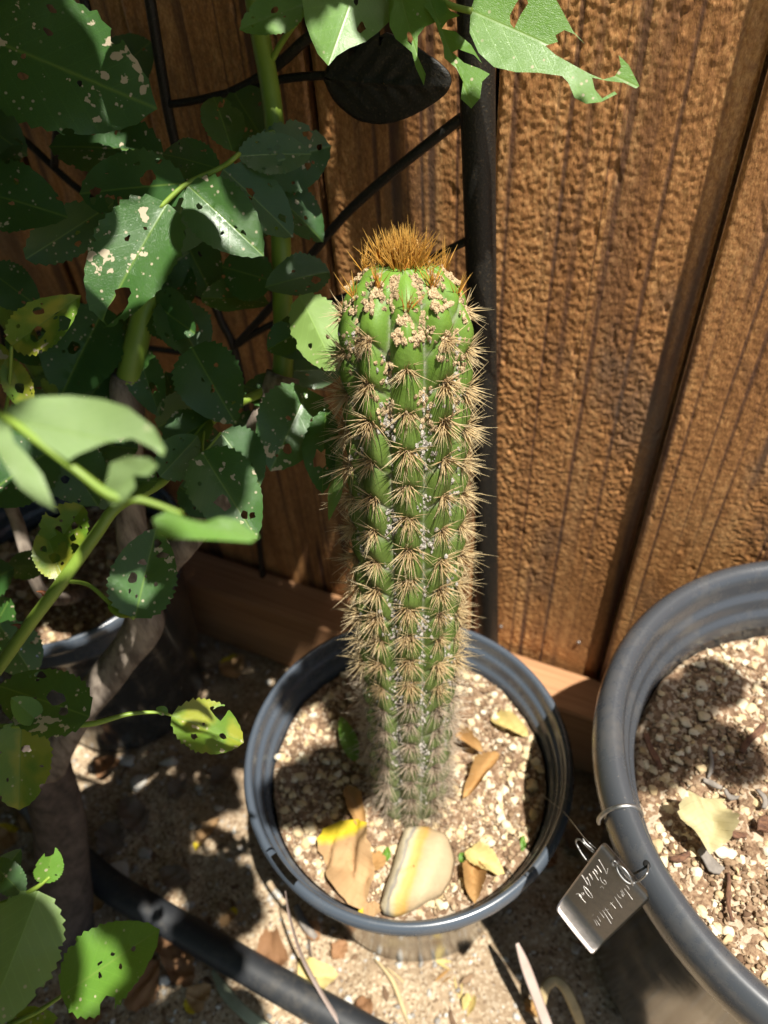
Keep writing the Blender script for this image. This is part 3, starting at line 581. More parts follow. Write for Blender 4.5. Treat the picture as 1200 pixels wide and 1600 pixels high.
# ================================================================== LEAVES
def inpoly(p, poly):
    x, y = p[:, 0], p[:, 1]; c = np.zeros(len(p), bool); n = len(poly); j = n-1
    for i in range(n):
        xi, yi = poly[i]; xj, yj = poly[j]
        t = ((yi > y) != (yj > y)) & (x < (xj-xi)*(y-yi)/(yj-yi+1e-15)+xi); c ^= t; j = i
    return c
def halfw(s, a=.62, b=.8):
    b = max(b, .74); s = np.clip(s, 0, 1); f = s**a*(1-s)**b; sm = a/(a+b); return f/(sm**a*(1-sm)**b)
def leaf_mesh(name, L, W, r, outline=None, holes=(), fold=.25, droop=.15, curl=0., wave=.02, teeth=15, a=.62, b=.8, tooth=.05, dense=13, rag=0., crumple=0.):
    """local x = midrib, y across, z normal; holes = (s, t, rs, rt) with t in half widths"""
    if outline is None:
        o = []
        for side in (1, -1):
            ss = np.linspace(0, 1, 2*teeth+1); ss = ss if side == 1 else ss[::-1]
            for i, s in enumerate(ss):
                if side == -1 and i in (0, len(ss)-1): continue
                k = (i % 2 == 1) if side == 1 else ((len(ss)-1-i) % 2 == 1)
                wv = halfw(np.array([s+(.012 if k else -.012) if 0 < s < 1 else s]), a, b)[0]*W*(1+(tooth if k else -tooth*.3)*(1+.4*r.normal()))
                o.append((s*L, side*(wv if 0 < s < 1 else 0)))
        outline = o
    outline = np.array(outline, float); polys = []
    if rag:
        an_ = np.arange(len(outline))/len(outline)*6.283; q_ = sum(r.uniform(.3, 1)/k**.6*np.sin(an_*k+r.uniform(0, 6.28)) for k in (2, 3, 5, 7, 11))
        outline[:, 1] *= 1+rag*q_; outline[:, 0] += rag*.06*L*np.sin(an_*4+r.uniform(0, 6))
    for (s, t, rs, rt) in holes:
        k = r.integers(7, 12); an = np.linspace(0, 2*np.pi, k, endpoint=False)+r.uniform(0, 1); q = r.uniform(.62, 1.25, k)
        hw = max(.25, halfw(np.array([s]))[0]) if abs(t) <= 1.5 else 1
        polys.append(np.stack([s*L+rs*L*q*np.cos(an), t*hw*W+rt*W*q*np.sin(an)], -1))
    mn, mx = outline.min(0), outline.max(0); st = L/dense
    gxs, gys = np.arange(mn[0]+st*.4, mx[0], st), np.arange(mn[1]+st*.3, mx[1], st)
    G = np.array([(x+r.uniform(-.2, .2)*st, y+r.uniform(-.2, .2)*st) for x in gxs for y in gys]+[(x, 0) for x in np.arange(st*.3, L, st*.5)])
    G = G[inpoly(G, outline)] if len(G) else G
    allp = [outline]+polys; pts = [Vector(p) for q in allp for p in q]; ed, o = [], 0
    for q in allp: n = len(q); ed += [(o+i, o+(i+1) % n) for i in range(n)]; o += n
    pts += [Vector(p) for p in G]
    V2, _, F, *_ = delaunay_2d_cdt(pts, ed, [], 0, 1e-6)
    V2 = np.array([tuple(v) for v in V2]); F = np.array([f for f in F if len(f) == 3])
    c = V2[F].mean(1); keep = inpoly(c, outline)
    for q in polys: keep &= ~inpoly(c, q)
    F = F[keep]; ar = np.cross(V2[F[:, 1]]-V2[F[:, 0]], V2[F[:, 2]]-V2[F[:, 0]]); F = F[np.abs(ar) > 1e-12]; ar = ar[np.abs(ar) > 1e-12]
    F[ar < 0] = F[ar < 0][:, ::-1]
    used = np.unique(F); mp = np.full(len(V2), -1); mp[used] = np.arange(len(used)); V2 = V2[used]; F = mp[F]
    s, t = V2[:, 0]/L, V2[:, 1]/max(W, 1e-6); ph = r.uniform(0, 6.28, 4)
    z = fold*np.abs(V2[:, 1])-droop*L*np.clip(s, 0, 2)**2+wave*L*(np.sin(s*7+ph[0]+t*1.5)*np.abs(t)+.5*np.sin(s*13+ph[1]-t*2)*np.abs(t))-curl*W*t*t
    z += .0022*L*np.cos((s*8.5-np.abs(t)*3)*6.283)*np.clip(np.abs(t), 0, 1)
    if crumple:
        for _ in range(5):
            q_ = r.standard_normal(2)*2.2; z = z+crumple*L*.5*np.abs(np.sin((s*q_[0]+t*.5*q_[1])*3+r.uniform(0, 6)))-crumple*L*.25
    uv = np.stack([s, .5+.5*t], -1)
    return mesh_np(name, np.c_[V2, z], [F], uv=uv)

bush = empty('rose_bush', gz(110, 1455)); tag(bush, 'rose bush with green canes and dark spotted insect eaten leaves beside the cactus', 'rose bush')
LEAFPTS = []
def leaf(bp, Db, tp, Dt, wpx, roll=0., mat='leaf', holes=(), fold=.25, droop=.12, outline=None, parent=None, seed=0, flip=False, upn=.35, hv=0., **kw):
    r = np.random.default_rng(seed or int(abs(bp[0]*7+bp[1]*13+tp[0]*3+tp[1]))+1)
    B, T = P(*bp, Db), P(*tp, Dt); x = T-B; L = np.linalg.norm(x); x /= L
    mid = (B+T)/2; n = (CAM-mid)/np.linalg.norm(CAM-mid)+upn*np.array([0, 0, 1.])
    hf = (CAM-mid)/np.linalg.norm(CAM-mid)+SUN; n = n/np.linalg.norm(n)*(1-hv)+hv*hf/np.linalg.norm(hf)
    n = n-x*n.dot(x); n /= np.linalg.norm(n); n = n*math.cos(roll)+np.cross(x, n)*math.sin(roll)
    if flip: n = -n
    M = frame(B, x, n); Dm = (Db+Dt)/2; W = wpx*Dm/FPX/2
    if outline:
        Mi = M.inverted(); q = []
        for (px, py) in outline:
            rr_ = ray((px, py)); k = np.dot(B-CAM, n)/np.dot(rr_, n); v = Mi @ Vector(CAM+rr_*k); q.append((v.x, v.y))
        outline = q
    hs = list(holes)
    if outline is None and wpx > 40:
        hs += [(r.uniform(.2, .85), r.uniform(-.8, .8), r.uniform(.012, .035), r.uniform(.03, .09)) for _ in range(r.integers(2, 7))]
        hs += [(r.uniform(.3, .95), r.choice([-1, 1])*1.02, r.uniform(.02, .05), r.uniform(.06, .16)) for _ in range(r.integers(0, 3))]
    me = leaf_mesh('leaflet', L, W, r, outline, hs, fold, droop, **kw); me.materials.append(MT[mat])
    o = obj('leaflet', me, None, parent or bush, M); LEAFPTS.append((mid, n)); return o
def cane(pts, rad, mat='cane', name='cane', sides=12, rough=0., seed=0, thorns=0):
    q = [P(*p) for p in pts]
    c = tube(name, q, rad, MT[mat], bush, sides, None, rough, seed)
    if thorns:
        r = np.random.default_rng(seed+5); sp = spline(np.c_[np.array(q), np.broadcast_to(rad, (len(q),))], 60)
        for i in r.integers(4, 55, thorns):
            d = sp[i+1, :3]-sp[i, :3]; d /= np.linalg.norm(d); s = np.cross(d, r.standard_normal(3)); s /= np.linalg.norm(s)
            a = sp[i, :3]+s*sp[i, 3]*.8
            V, f4, f3 = tube_vf([a-d*.001, a+s*.0022-d*.0006, a+s*.0048-d*.0022], [.0016, .0009, .0001], 6, 6)
            off = np.array(WMAT[c.as_pointer()].translation); obj('thorn', mesh_np('thorn', V-off, [f4, f3]), MT['thorn'], c, Matrix.Translation(Vector(off)))
    return c
def petiole(pts, rpx=5, mat='cane'):
    q = [P(*p) for p in pts]; r = [rpx*p[2]/FPX/2 for p in pts]; return tube('leaf_stalk', q, r, MT[mat], bush, 7)

# ---- woody frame of the bush
G0 = gz(110, 1455)
trunkD = [proj(G0)[2], .655, .62, .585]
cane([(112, 1472, trunkD[0]), (106, 1420, .675), (98, 1330, .65), (82, 1240, .62), (66, 1170, .60)], [.023, .0215, .0205, .020, .017], 'root', 'trunk', 24, .07, 3)
cane([(70, 1195, .60), (120, 1115, .575), (185, 1035, .55), (226, 975, .53), (216, 925, .51), (206, 830, .49), (198, 700, .465), (200, 610, .45), (202, 585, .445)], [.018, .013, .0125, .0135, .0112, .0108, .0100, .0102, .0106], 'wood', 'woody_cane', 14, .06, 4)
cane([(202, 600, .446), (205, 570, .44), (222, 500, .432), (232, 450, .432), (215, 415, .44), (165, 385, .452), (120, 352, .455), (70, 325, .46), (-40, 250, .46), (-140, 120, .45)], [.0078, .0074, .0070, .0066, .006, .0056, .0055, .0055, .0055, .005], 'cane', 'cane', 12, 0, 5)
cane([(222, 985, .533), (258, 890, .51), (292, 842, .49), (345, 775, .475), (392, 700, .465), (424, 640, .458), (442, 585, .452)], [.009, .0095, .0092, .0095, .0100, .0105, .0108], 'wood', 'woody_cane', 14, .06, 6)
cane([(440, 596, .454), (443, 550, .448), (441, 450, .44), (436, 300, .43), (425, 160, .42), (404, 40, .41), (390, -60, .40), (370, -300, .38)], [.0066, .0062, .0060, .0058, .0056, .0054, .005, .004], 'cane', 'cane', 12, 0, 7)
cane([(-60, 1120, .40), (0, 1040, .395), (50, 970, .39), (100, 905, .388), (150, 835, .386), (185, 790, .39), (258, 748, .41), (320, 668, .43), (362, 636, .44), (412, 612, .452)], [.0034, .0034, .0034, .0034, .0033, .0032, .0028, .0027, .0026, .003], 'cane', 'cane', 12, 0, 8, 9)
cane([(-140, 380, .47), (-40, 440, .47), (20, 500, .47), (62, 570, .47), (90, 610, .475), (150, 700, .48), (195, 790, .487)], [.0075, .0078, .0078, .008, .0078, .0074, .0078], 'cane', 'cane', 12, 0, 9, 4)
cane([(-200, 1180, .42), (-60, 1140, .37), (0, 1135, .352), (85, 1133, .352), (143, 1131, .352), (200, 1116, .356), (246, 1113, .36), (268, 1118, .362)], [.0030, .0018, .0013, .0013, .0014, .0011, .0008, .0006], 'cane', 'cane', 8, 0, 11)
# near stem that carries the out-of-focus leaves
cane([(-420, 1150, .50), (-420, 800, .34), (-230, 640, .22), (-80, 625, .185), (0, 648, .178), (60, 690, .176), (120, 735, .176), (175, 775, .178), (225, 782, .18), (285, 803, .182)], [.005, .004, .0022, .0013, .0011, .0010, .0010, .0012, .0008, .0006], 'cane', 'cane', 8, 0, 12)
cane([(-420, 1150, .50), (-420, 1280, .60), (-300, 1380, .66)], [.005, .006, .007], 'wood', 'woody_cane', 8)
cane([(-300, 1750, .55), (-120, 1680, .38), (20, 1600, .345), (60, 1580, .342), (96, 1556, .34)], [.003, .002, .0013, .0011, .0008], 'cane', 'cane', 8, 0, 13)
cane([(-220, 1520, .42), (-60, 1440, .33), (20, 1405, .325), (55, 1388, .322), (78, 1370, .322)], [.003, .0018, .0011, .0010, .0006], 'cane', 'cane', 8, 0, 14)

# ---- compound leaf in the middle left
petiole([(250, 325, .352), (292, 287, .352), (345, 262, .352), (373, 241, .352), (405, 215, .38), (430, 205, .415)], 8)
leaf((262, 318), .352, (146, 506), .345, 132, .15, 'leafspot', holes=[(.80, .25, .13, .22), (.72, .2, .07, .2), (.97, -.9, .06, .5)], fold=.3, a=.5, b=.72, hv=.4)
leaf((291, 286), .352, (112, 300), .36, 104, -.15, 'leaf', holes=[(.34, -.15, .085, .16), (.30, -.3, .06, .14), (.82, -.05, .06, .10), (.70, .35, .05, .18), (.60, .38, .03, .16), (.86, .3, .03, .2), (.67, .62, .05, .12)], fold=.18)
leaf((294, 290), .352, (408, 394), .35, 98, .1, 'leafspot', holes=[(.7, .12, .02, .06), (.24, -.3, .04, .12)], fold=.25)
leaf((348, 264), .352, (462, 366), .365, 84, -.2, 'leaf', holes=[(.36, .08, .055, .14), (.78, .3, .06, .14)], fold=.2)
leaf((372, 244), .352, (490, 236), .362, 62, .0, 'leaf', holes=[(.55, -.2, .06, .28), (.53, .35, .04, .16), (.82, -.1, .025, .1)], fold=.2)
leaf((363, 236), .352, (331, 134), .372, 64, .1, 'leaf', holes=[(.48, -.25, .10, .18), (.78, -.25, .07, .14)], fold=.25)
leaf((343, 264), .352, (244, 234), .365, 62, -.1, 'leaf', fold=.2)
# ---- big leaf top left and its neighbours
leaf((-70, 40), .345, (236, 160), .35, 196, .1, 'leafspot', holes=[(.37, -.35, .03, .06)], fold=.16, droop=.1, a=.6, b=.52)
petiole([(-70, 40, .345), (-140, 20, .36), (-250, 100, .42)], 8)
leaf((-60, 110), .36, (26, 135), .365, 70, .2, 'leaf')
leaf((256, 240), .40, (66, 216), .40, 100, .2, 'leaf', holes=[(.4, .8, .05, .2)])
leaf((-45, 296), .385, (97, 330), .38, 112, -.1, 'leaf', holes=[(.45, -.1, .03, .08)], a=.5, b=.5)
leaf((40, 405), .40, (190, 310), .42, 70, .3, 'leaf')
leaf((432, 250), .43, (352, 128), .44, 96, -.3, 'leafspot')
leaf((400, 262), .415, (520, 226), .42, 100, .2, 'leaf', holes=[(.62, -.4, .05, .12), (.85, .1, .04, .1), (.75, .6, .05, .14)])
leaf((425, 300), .42, (510, 372), .43, 80, -.5, 'leaf', holes=[(.4, -.3, .06, .2)])
leaf((430, 345), .44, (330, 370), .45, 90, .4, 'leaf')
leaf((290, 300), .41, (265, 400), .42, 90, -.4, 'leafspot', holes=[(.6, .3, .05, .1)])
leaf((270, 330), .45, (330, 470), .46, 100, .4, 'leaf')
leaf((515, 425), .41, (414, 442), .40, 72, .3, 'leaf', holes=[(.25, .35, .07, .25)])
leaf((430, 440), .43, (340, 415), .44, 80, -.3, 'leaf')
petiole([(441, 450, .44), (470, 462, .40)], 4)
leaf((468, 462), .392, (529, 584), .385, 84, .25, 'leafyoung', flip=True, holes=[(.42, 1.05, .07, .2)], fold=.2, a=.5, b=.5)
leaf((466, 520), .42, (416, 545), .42, 56, .2, 'leaf'); leaf((440, 500), .43, (480, 560), .43, 70, .5, 'leaf')
leaf((300, 543), .42, (365, 660), .415, 104, .2, 'leaf', holes=[(.55, -.1, .03, .08)], a=.5, b=.6)
leaf((256, 470), .43, (320, 560), .43, 90, -.4, 'leaf', holes=[(.5, .3, .12, .2)])
leaf((482, 608), .425, (424, 732), .41, 112, -.1, 'leafspot', holes=[(.72, .2, .06, .16)], a=.5, b=.7)
leaf((510, 640), .41, (496, 768), .40, 66, .5, 'leafspot', holes=[(.6, -.1, .12, .35)])
leaf((528, 690), .40, (519, 815), .395, 34, .9, 'leafyoung', flip=True, droop=.05)
leaf((345, 676), .405, (406, 756), .40, 84, .0, 'leaf', holes=[(.75, -.3, .07, .14)], a=.5, b=.55)
petiole([(320, 668, .43), (318, 706, .40), (345, 676, .405)], 4)
leaf((316, 706), .395, (398, 838), .385, 106, .1, 'leafspot', holes=[(.55, -.3, .08, .2), (.75, .1, .04, .1), (.8, .4, .03, .1)], a=.5, b=.6)
leaf((330, 655), .43, (250, 700), .42, 76, .4, 'leaf'); leaf((250, 745), .40, (312, 680), .41, 66, .3, 'leafspot')
leaf((246, 752), .40, (156, 752), .40, 70, .4, 'leafspot', holes=[(.5, .3, .08, .2)])
petiole([(106, 908, .388), (140, 915, .386), (178, 948, .384), (210, 966, .382)], 7)
leaf((211, 966), .382, (243, 824), .385, 100, .0, 'leafspot', holes=[(.42, .35, .05, .14), (.83, -.25, .05, .14), (.6, .15, .04, .14), (.72, -.5, .04, .2)], a=.5, b=.42)
leaf((205, 962), .382, (168, 945), .38, 22, .2, 'leafyel')
leaf((130, 790), .39, (66, 880), .39, 76, .2, 'leafyel', holes=[(.3, .2, .06, .18), (.5, -.25, .07, .16), (.7, .2, .08, .2), (.55, .9, .08, .3), (.3, -.9, .08, .3), (.8, -.6, .1, .3), (.45, .45, .05, .15)])
leaf((100, 905), .388, (64, 820), .39, 60, -.3, 'leafyel', holes=[(.4, 0, .08, .4), (.6, .4, .06, .2)])
leaf((85, 700), .40, (-40, 780), .39, 118, .1, 'leaf', a=.5, b=.55)
leaf((90, 690), .42, (150, 790), .42, 96, .2, 'leafspot', holes=[(.7, .1, .05, .1), (.5, -.4, .05, .12)])
leaf((18, 540), .385, (120, 466), .37, 70, .3, 'leafyel', holes=[(.35, -.2, .12, .3), (.7, -.6, .08, .3), (.55, .5, .06, .2)], fold=.5)
petiole([(18, 540, .385), (14, 610, .40), (5, 680, .43), (30, 720, .46)], 6)
leaf((14, 560), .395, (46, 650), .40, 44, .3, 'leafyel', holes=[(.5, 0, .1, .4)]); leaf((10, 600), .40, (-30, 520), .40, 50, .2, 'leafyel')
leaf((165, 480), .44, (88, 618), .43, 128, .2, 'leaf', holes=[(.5, -.2, .06, .16)]); leaf((150, 520), .45, (60, 530), .45, 90, -.3, 'leaf')
leaf((212, 540), .44, (246, 650), .44, 60, .3, 'leafspot', holes=[(.6, .2, .08, .2)]); leaf((236, 470), .43, (300, 520), .42, 80, .4, 'leaf')
leaf((190, 560), .45, (120, 640), .45, 90, .1, 'leaf'); leaf((240, 560), .46, (170, 600), .46, 80, -.3, 'leafspot')
leaf((-20, 420), .42, (60, 480), .42, 70, .2, 'leaf'); leaf((80, 640), .45, (10, 700), .45, 80, .2, 'leaf'); leaf((130, 640), .46, (220, 690), .46, 80, -.2, 'leaf')
leaf((280, 760), .47, (350, 800), .47, 60, .2, 'leaf'); leaf((440, 620), .455, (380, 600), .455, 60, .2, 'leaf')
leaf((-60, 170), .44, (40, 240), .45, 80, .1, 'leaf'); leaf((160, 130), .46, (240, 60), .47, 70, .2, 'leaf')
rb_ = np.random.default_rng(17)
for poly, nn_ in (([(0, 430), (330, 430), (520, 560), (500, 700), (300, 820), (0, 860)], 24), ([(-20, 170), (110, 190), (160, 300), (60, 380), (-20, 420)], 4), ([(-20, 860), (110, 820), (60, 1000), (-20, 1040)], 5)):
    pg = np.array(poly, float)
    for _ in range(nn_):
        while True:
            q = rb_.uniform(pg.min(0), pg.max(0))[None]
            if inpoly(q, pg)[0]: break
        a_ = rb_.uniform(0, 6.28); l_ = rb_.uniform(60, 115); D_ = rb_.uniform(.445, .48); x_, y_ = q[0]
        leaf((x_, y_), D_, (x_+l_*math.cos(a_), y_+l_*math.sin(a_)), D_+rb_.uniform(-.02, .02), l_*rb_.uniform(.55, .75), rb_.uniform(-.6, .6), 'leafspot' if rb_.uniform() < .4 else 'leaf', seed=int(x_*7+y_)+5)
# ---- out of focus leaves close to the lens
leaf((0, 652), .178, (256, 706), .172, 90, .15, 'leafglare', outline=[(-6, 650), (18, 636), (50, 622), (110, 618), (160, 624), (205, 640), (240, 668), (256, 700), (252, 712), (238, 700), (205, 684), (165, 690), (122, 712), (112, 722), (60, 686), (22, 660)], fold=.12, droop=.03, hv=.85)
leaf((0, 652), .178, (86, 792), .172, 56, -.2, 'leafglare', outline=[(-8, 640), (14, 662), (22, 690), (44, 712), (66, 740), (88, 794), (60, 782), (30, 760), (4, 724), (-14, 690)], fold=.2, droop=.05, hv=.8)
leaf((178, 772), .178, (246, 716), .172, 44, .2, 'leafglare', outline=[(160, 774), (172, 742), (176, 722), (200, 712), (232, 716), (246, 728), (232, 744), (208, 742), (214, 760), (198, 780), (178, 790)], droop=.05, hv=.9)
leaf((250, 806), .181, (404, 842), .178, 44, .2, 'leafyoung', outline=[(240, 810), (262, 798), (282, 806), (300, 812), (320, 816), (345, 808), (370, 812), (404, 838), (392, 848), (340, 844), (290, 842), (250, 840)], droop=.02)
# ---- lower left
leaf((140, 1120), .352, (-12, 1066), .36, 100, .0, 'leafspot', holes=[(.36, -.2, .10, .22), (.55, .25, .08, .25), (.62, -.75, .06, .12), (.25, .1, .05, .14)], a=.45, b=.5)
leaf((34, 1126), .352, (26, 1272), .35, 96, .1, 'leafyel', holes=[(.3, .2, .05, .16)], a=.5, b=.6)
leaf((60, 1128), .352, (20, 1090), .345, 40, .2, 'leafyoung')
leaf((268, 1118), .362, (384, 1158), .37, 80, -.1, 'leafyel', holes=[(.55, .75, .1, .3), (.35, -.5, .05, .12), (.7, -.1, .05, .12)], fold=.35)
leaf((262, 1114), .361, (244, 1106), .36, 14, .0, 'leafyoung')
leaf((96, 1556), .34, (241, 1456), .335, 116, .0, 'leafyoung', holes=[(.56, .15, .022, .05), (.74, -.05, .022, .06), (.36, -1.05, .10, .34)], fold=.12, droop=.08, a=.5, b=.5)
leaf((60, 1392), .322, (-22, 1612), .30, 130, .1, 'leafyoung', flip=True, fold=.15, a=.55, b=.5)
leaf((70, 1380), .322, (84, 1326), .32, 42, .3, 'leafyoung', holes=[(.9, .5, .2, .4)])
leaf((36, 1398), .324, (-20, 1338), .33, 44, .2, 'leaf'); leaf((10, 1604), .345, (84, 1592), .34, 44, .1, 'leafyel'); leaf((-10, 1380), .35, (30, 1330), .35, 40, .2, 'leaf')
# ---- top leaves
petiole([(424, 96, .414), (440, 66, .405), (470, 24, .39), (500, -10, .37), (560, -60, .36), (640, -50, .352), (692, 2, .345), (738, 18, .342)], 10)
leaf((574, -70), .36, (516, 92), .35, 150, -.15, 'leafyoung', outline=[(474, -30), (473, 0), (478, 30), (488, 52), (500, 72), (518, 88), (530, 76), (548, 68), (572, 62), (592, 50), (606, 38), (608, 0), (606, -40), (560, -70)], holes=[(.60, .40, .05, .09), (.4, .1, .05, .05)], fold=.12)
leaf((478, 6), .385, (374, 40), .38, 60, .1, 'leafyoung', holes=[(.45, -.2, .07, .12)])
leaf((612, -60), .352, (660, 122), .345, 90, .2, 'leafyoung', outline=[(606, -40), (608, 40), (616, 56), (630, 66), (640, 74), (645, 96), (656, 120), (660, 104), (648, 78), (650, 50), (662, 36), (682, 30), (700, 20), (690, -20)], holes=[(.62, -.1, .05, .12)], fold=.1)
leaf((664, -20), .346, (737, 164), .338, 100, .15, 'leafyoung', outline=[(662, 8), (680, 34), (686, 52), (692, 70), (694, 90), (712, 104), (722, 124), (718, 150), (734, 164), (748, 148), (752, 124), (764, 112), (748, 104), (724, 96), (706, 80), (716, 76), (740, 84), (752, 96), (736, 70), (712, 50), (690, 44), (700, 32), (720, 28), (704, 18), (680, -10)], fold=.1, droop=.05)
leaf((735, 16), .342, (1002, 130), .335, 160, .1, 'leafyoung', outline=[(735, 16), (748, -20), (800, -50), (856, -20), (880, 20), (896, 48), (914, 66), (898, 52), (882, 46), (868, 54), (872, 64), (852, 70), (868, 84), (894, 98), (922, 112), (944, 120), (962, 114), (972, 100), (968, 82), (984, 96), (1002, 128), (996, 132), (978, 124), (950, 122), (926, 118), (930, 136), (942, 150), (962, 138), (966, 142), (940, 156), (916, 160), (898, 152), (888, 128), (878, 118), (840, 114), (806, 114), (772, 106), (748, 84), (734, 52)], holes=[(.24, .36, .035, .30), (.70, .40, .03, .16)], fold=.10, droop=.06, wave=.008, hv=.55)

# ================================================================== unseen rose foliage, added and laid out to cast the shade
def polygrid(poly, step):
    q = np.array(poly, float); mn, mx = q.min(0), q.max(0); g = np.array([(x, y) for x in np.arange(mn[0], mx[0], step) for y in np.arange(mn[1], mx[1], step)])
    return g[inpoly(g, q)]
LIT = []
for poly in ([(524, 150), (720, 195), (720, 370), (640, 350), (535, 340)], [(775, 60), (1000, -60), (1240, -60), (1240, 850), (950, 1040), (775, 980)], [(640, 40), (720, 30), (720, 195), (560, 150)]):
    LIT += [on_fence(x, y, .005) for x, y in polygrid(poly, 26)]
for poly in ([(460, 1430), (520, 1490), (640, 1520), (760, 1510), (860, 1560), (850, 1640), (430, 1640), (395, 1480), (430, 1400)], [(80, 1170), (165, 1160), (160, 1220), (100, 1290)], [(225, 1415), (275, 1425), (270, 1455), (235, 1445)], [(375, 1495), (440, 1520), (440, 1560), (380, 1520)], [(370, 1340), (400, 1240), (420, 1250), (400, 1360)]):
    LIT += [gz(x, y, .01) for x, y in polygrid(poly, 16)]
for poly in ([(570, 1290), (590, 1060), (740, 1040), (880, 1120), (890, 1300), (720, 1460), (480, 1400), (430, 1330), (540, 1290)], [(440, 1140), (480, 1100), (540, 1090), (480, 1160), (440, 1190)], [(410, 1060), (440, 1040), (430, 1100), (400, 1120)], [(395, 1290), (410, 1290), (420, 1320), (405, 1320)], [(384, 1150), (395, 1150), (392, 1210), (384, 1210)], [(382, 1120), (400, 1060), (450, 1030), (472, 1045), (425, 1085), (402, 1200), (382, 1215)]):
    LIT += [gz(x, y, .205) for x, y in polygrid(poly, 18)]
for poly in ([(940, 1050), (1080, 960), (1220, 900), (1220, 1010), (1060, 1030), (1000, 1060), (1005, 1180), (1110, 1260), (1220, 1270), (1220, 1620), (1100, 1500), (960, 1300)],):
    LIT += [gz(x, y, .305) for x, y in polygrid(poly, 22)]
LIT += [CT+ax*q+.012*np.array([math.cos(a), math.sin(a), 0]) for q in (.005, .02) for a in (0, 1.6, 3.1, 4.7)]
LIT += [P(x, y, .175) for x, y in polygrid([(20, 650), (60, 630), (150, 622), (215, 650), (250, 700), (200, 680), (120, 700), (60, 680)], 14)]
for t in np.linspace(0, 1.06, 26):
    c = CB+(CT-CB)*t
    LIT += [c+.03*np.array([math.cos(a), math.sin(a), 0]) for a in (-.3, -.9, -1.6, -2.2)]
for (x, y, D, n) in ((215, 380, .35, 3), (245, 350, .35, 3), (200, 450, .348, 3), (370, 350, .35, 3), (395, 370, .35, 2), (165, 50, .348, 1), (150, 660, .175, 9), (50, 720, .175, 5), (210, 735, .175, 4), (330, 825, .18, 7), (540, 40, .355, 5), (500, 60, .352, 3), (430, 30, .382, 3), (735, 130, .34, 4), (800, 60, .34, 9), (860, 90, .34, 8), (640, 60, .35, 3), (500, 545, .388, 3), (320, 1115, .366, 4), (180, 1500, .338, 5), (140, 1540, .338, 3), (90, 1360, .321, 2), (235, 900, .384, 2), (120, 850, .386, 3), (60, 950, .39, 2), (250, 1115, .36, 3), (375, 690, .403, 1), (110, 500, .378, 2), (60, 640, .40, 1), (30, 950, .6, 2), (110, 985, .61, 3), (60, 1020, .62, 2), (150, 990, .62, 2)):
    r = np.random.default_rng(int(x+y)); LIT += [P(x+r.normal(0, 6*math.sqrt(n)), y+r.normal(0, 6*math.sqrt(n)), D) for _ in range(n)]
LIT = np.array(LIT)
def clear(c, rad):
    d = c-LIT; t = d @ SUN; q = d-t[:, None]*SUN; return not ((np.linalg.norm(q, axis=1) < rad) & (t > 0)).any()
r = np.random.default_rng(21); Vs, Fs, UV, o = [], [], [], 0; CC = []
tmpl_s = np.linspace(0, 1, 8); hw = halfw(tmpl_s, .55, .7)
TV = np.array([(s, side*h, .22*abs(side*h)*.5-.12*s*s) for s, h in zip(tmpl_s, hw) for side in (-1, 0, 1)])
TF = gridfaces(8, 3)[:, ::-1]
SH = []
for u in np.arange(-.8, .25, .022):
    for z in np.arange(.0, .80, .022): SH.append(FA+FU*u+np.array([0, 0, z])+FN*.02)
for x in np.arange(-.75, .0, .022):
    for y in np.arange(.02, .62, .022):
        if x < -.10-.2*max(0, .2-y): SH.append(np.array([x, y, .0]))
for poly in ([(420, 1190), (560, 1200), (570, 1290), (470, 1300), (430, 1290)], [(380, 1230), (420, 1228), (425, 1285), (388, 1285)], [(440, 1080), (560, 1000), (560, 1080), (480, 1150)]): SH += [gz(x, y, .195) for x, y in polygrid(poly, 14)]*2
for poly in ([(1000, 1500), (1000, 1600), (880, 1600)],): SH += [gz(x, y, .1) for x, y in polygrid(poly, 30)]
SH = [SH[i] for i in r.permutation(len(SH))]; cov = np.zeros(len(SH), bool); SHA = np.array(SH)
for it in range(3):
    for k_ in range(len(SH)):
        if cov[k_] or r.uniform() < .05: continue
        tg = SH[k_]
        for _ in range(8):
            zc = r.uniform(.72, 1.3); L = r.uniform(.03, .075) if it else r.uniform(.05, .08); W = L*r.uniform(.34, .42); c = tg+SUN*((zc-tg[2])/SUN[2])+r.normal(0, .006, 3)
            if np.dot(c-FA, FN) < .04: continue
            a = c-CAM; dep = -(R.T @ a)[2]
            if dep > -.02:
                x, y, _ = proj(c) if dep > .02 else (0, -9999, 0)
                if dep > .02 and (-110 < x < 1310) and y > -130: continue
            if np.linalg.norm(a) < .12: continue
            if not clear(c, L*.44): continue
            CC.append(c); d = r.standard_normal(3)*np.array([1, 1, .4]); d /= np.linalg.norm(d); n = .6*np.array([0, 0, 1.])+SUN+.3*r.standard_normal(3)
            n = n-d*n.dot(d); n /= np.linalg.norm(n); y_ = np.cross(n, d)
            Q = c+(TV[:, :1]-.5)*L*d+TV[:, 1:2]*W*y_+TV[:, 2:]*L*n
            Vs.append(Q); Fs.append(TF+o); UV.append(np.stack([TV[:, 0], .5+.5*TV[:, 1]], -1)); o += len(TV)
            e_ = c-SHA; t_ = e_ @ SUN; q_ = e_-t_[:, None]*SUN; cov |= (np.linalg.norm(q_, axis=1) < L*.33) & (t_ > 0); break
n0 = len(CC)
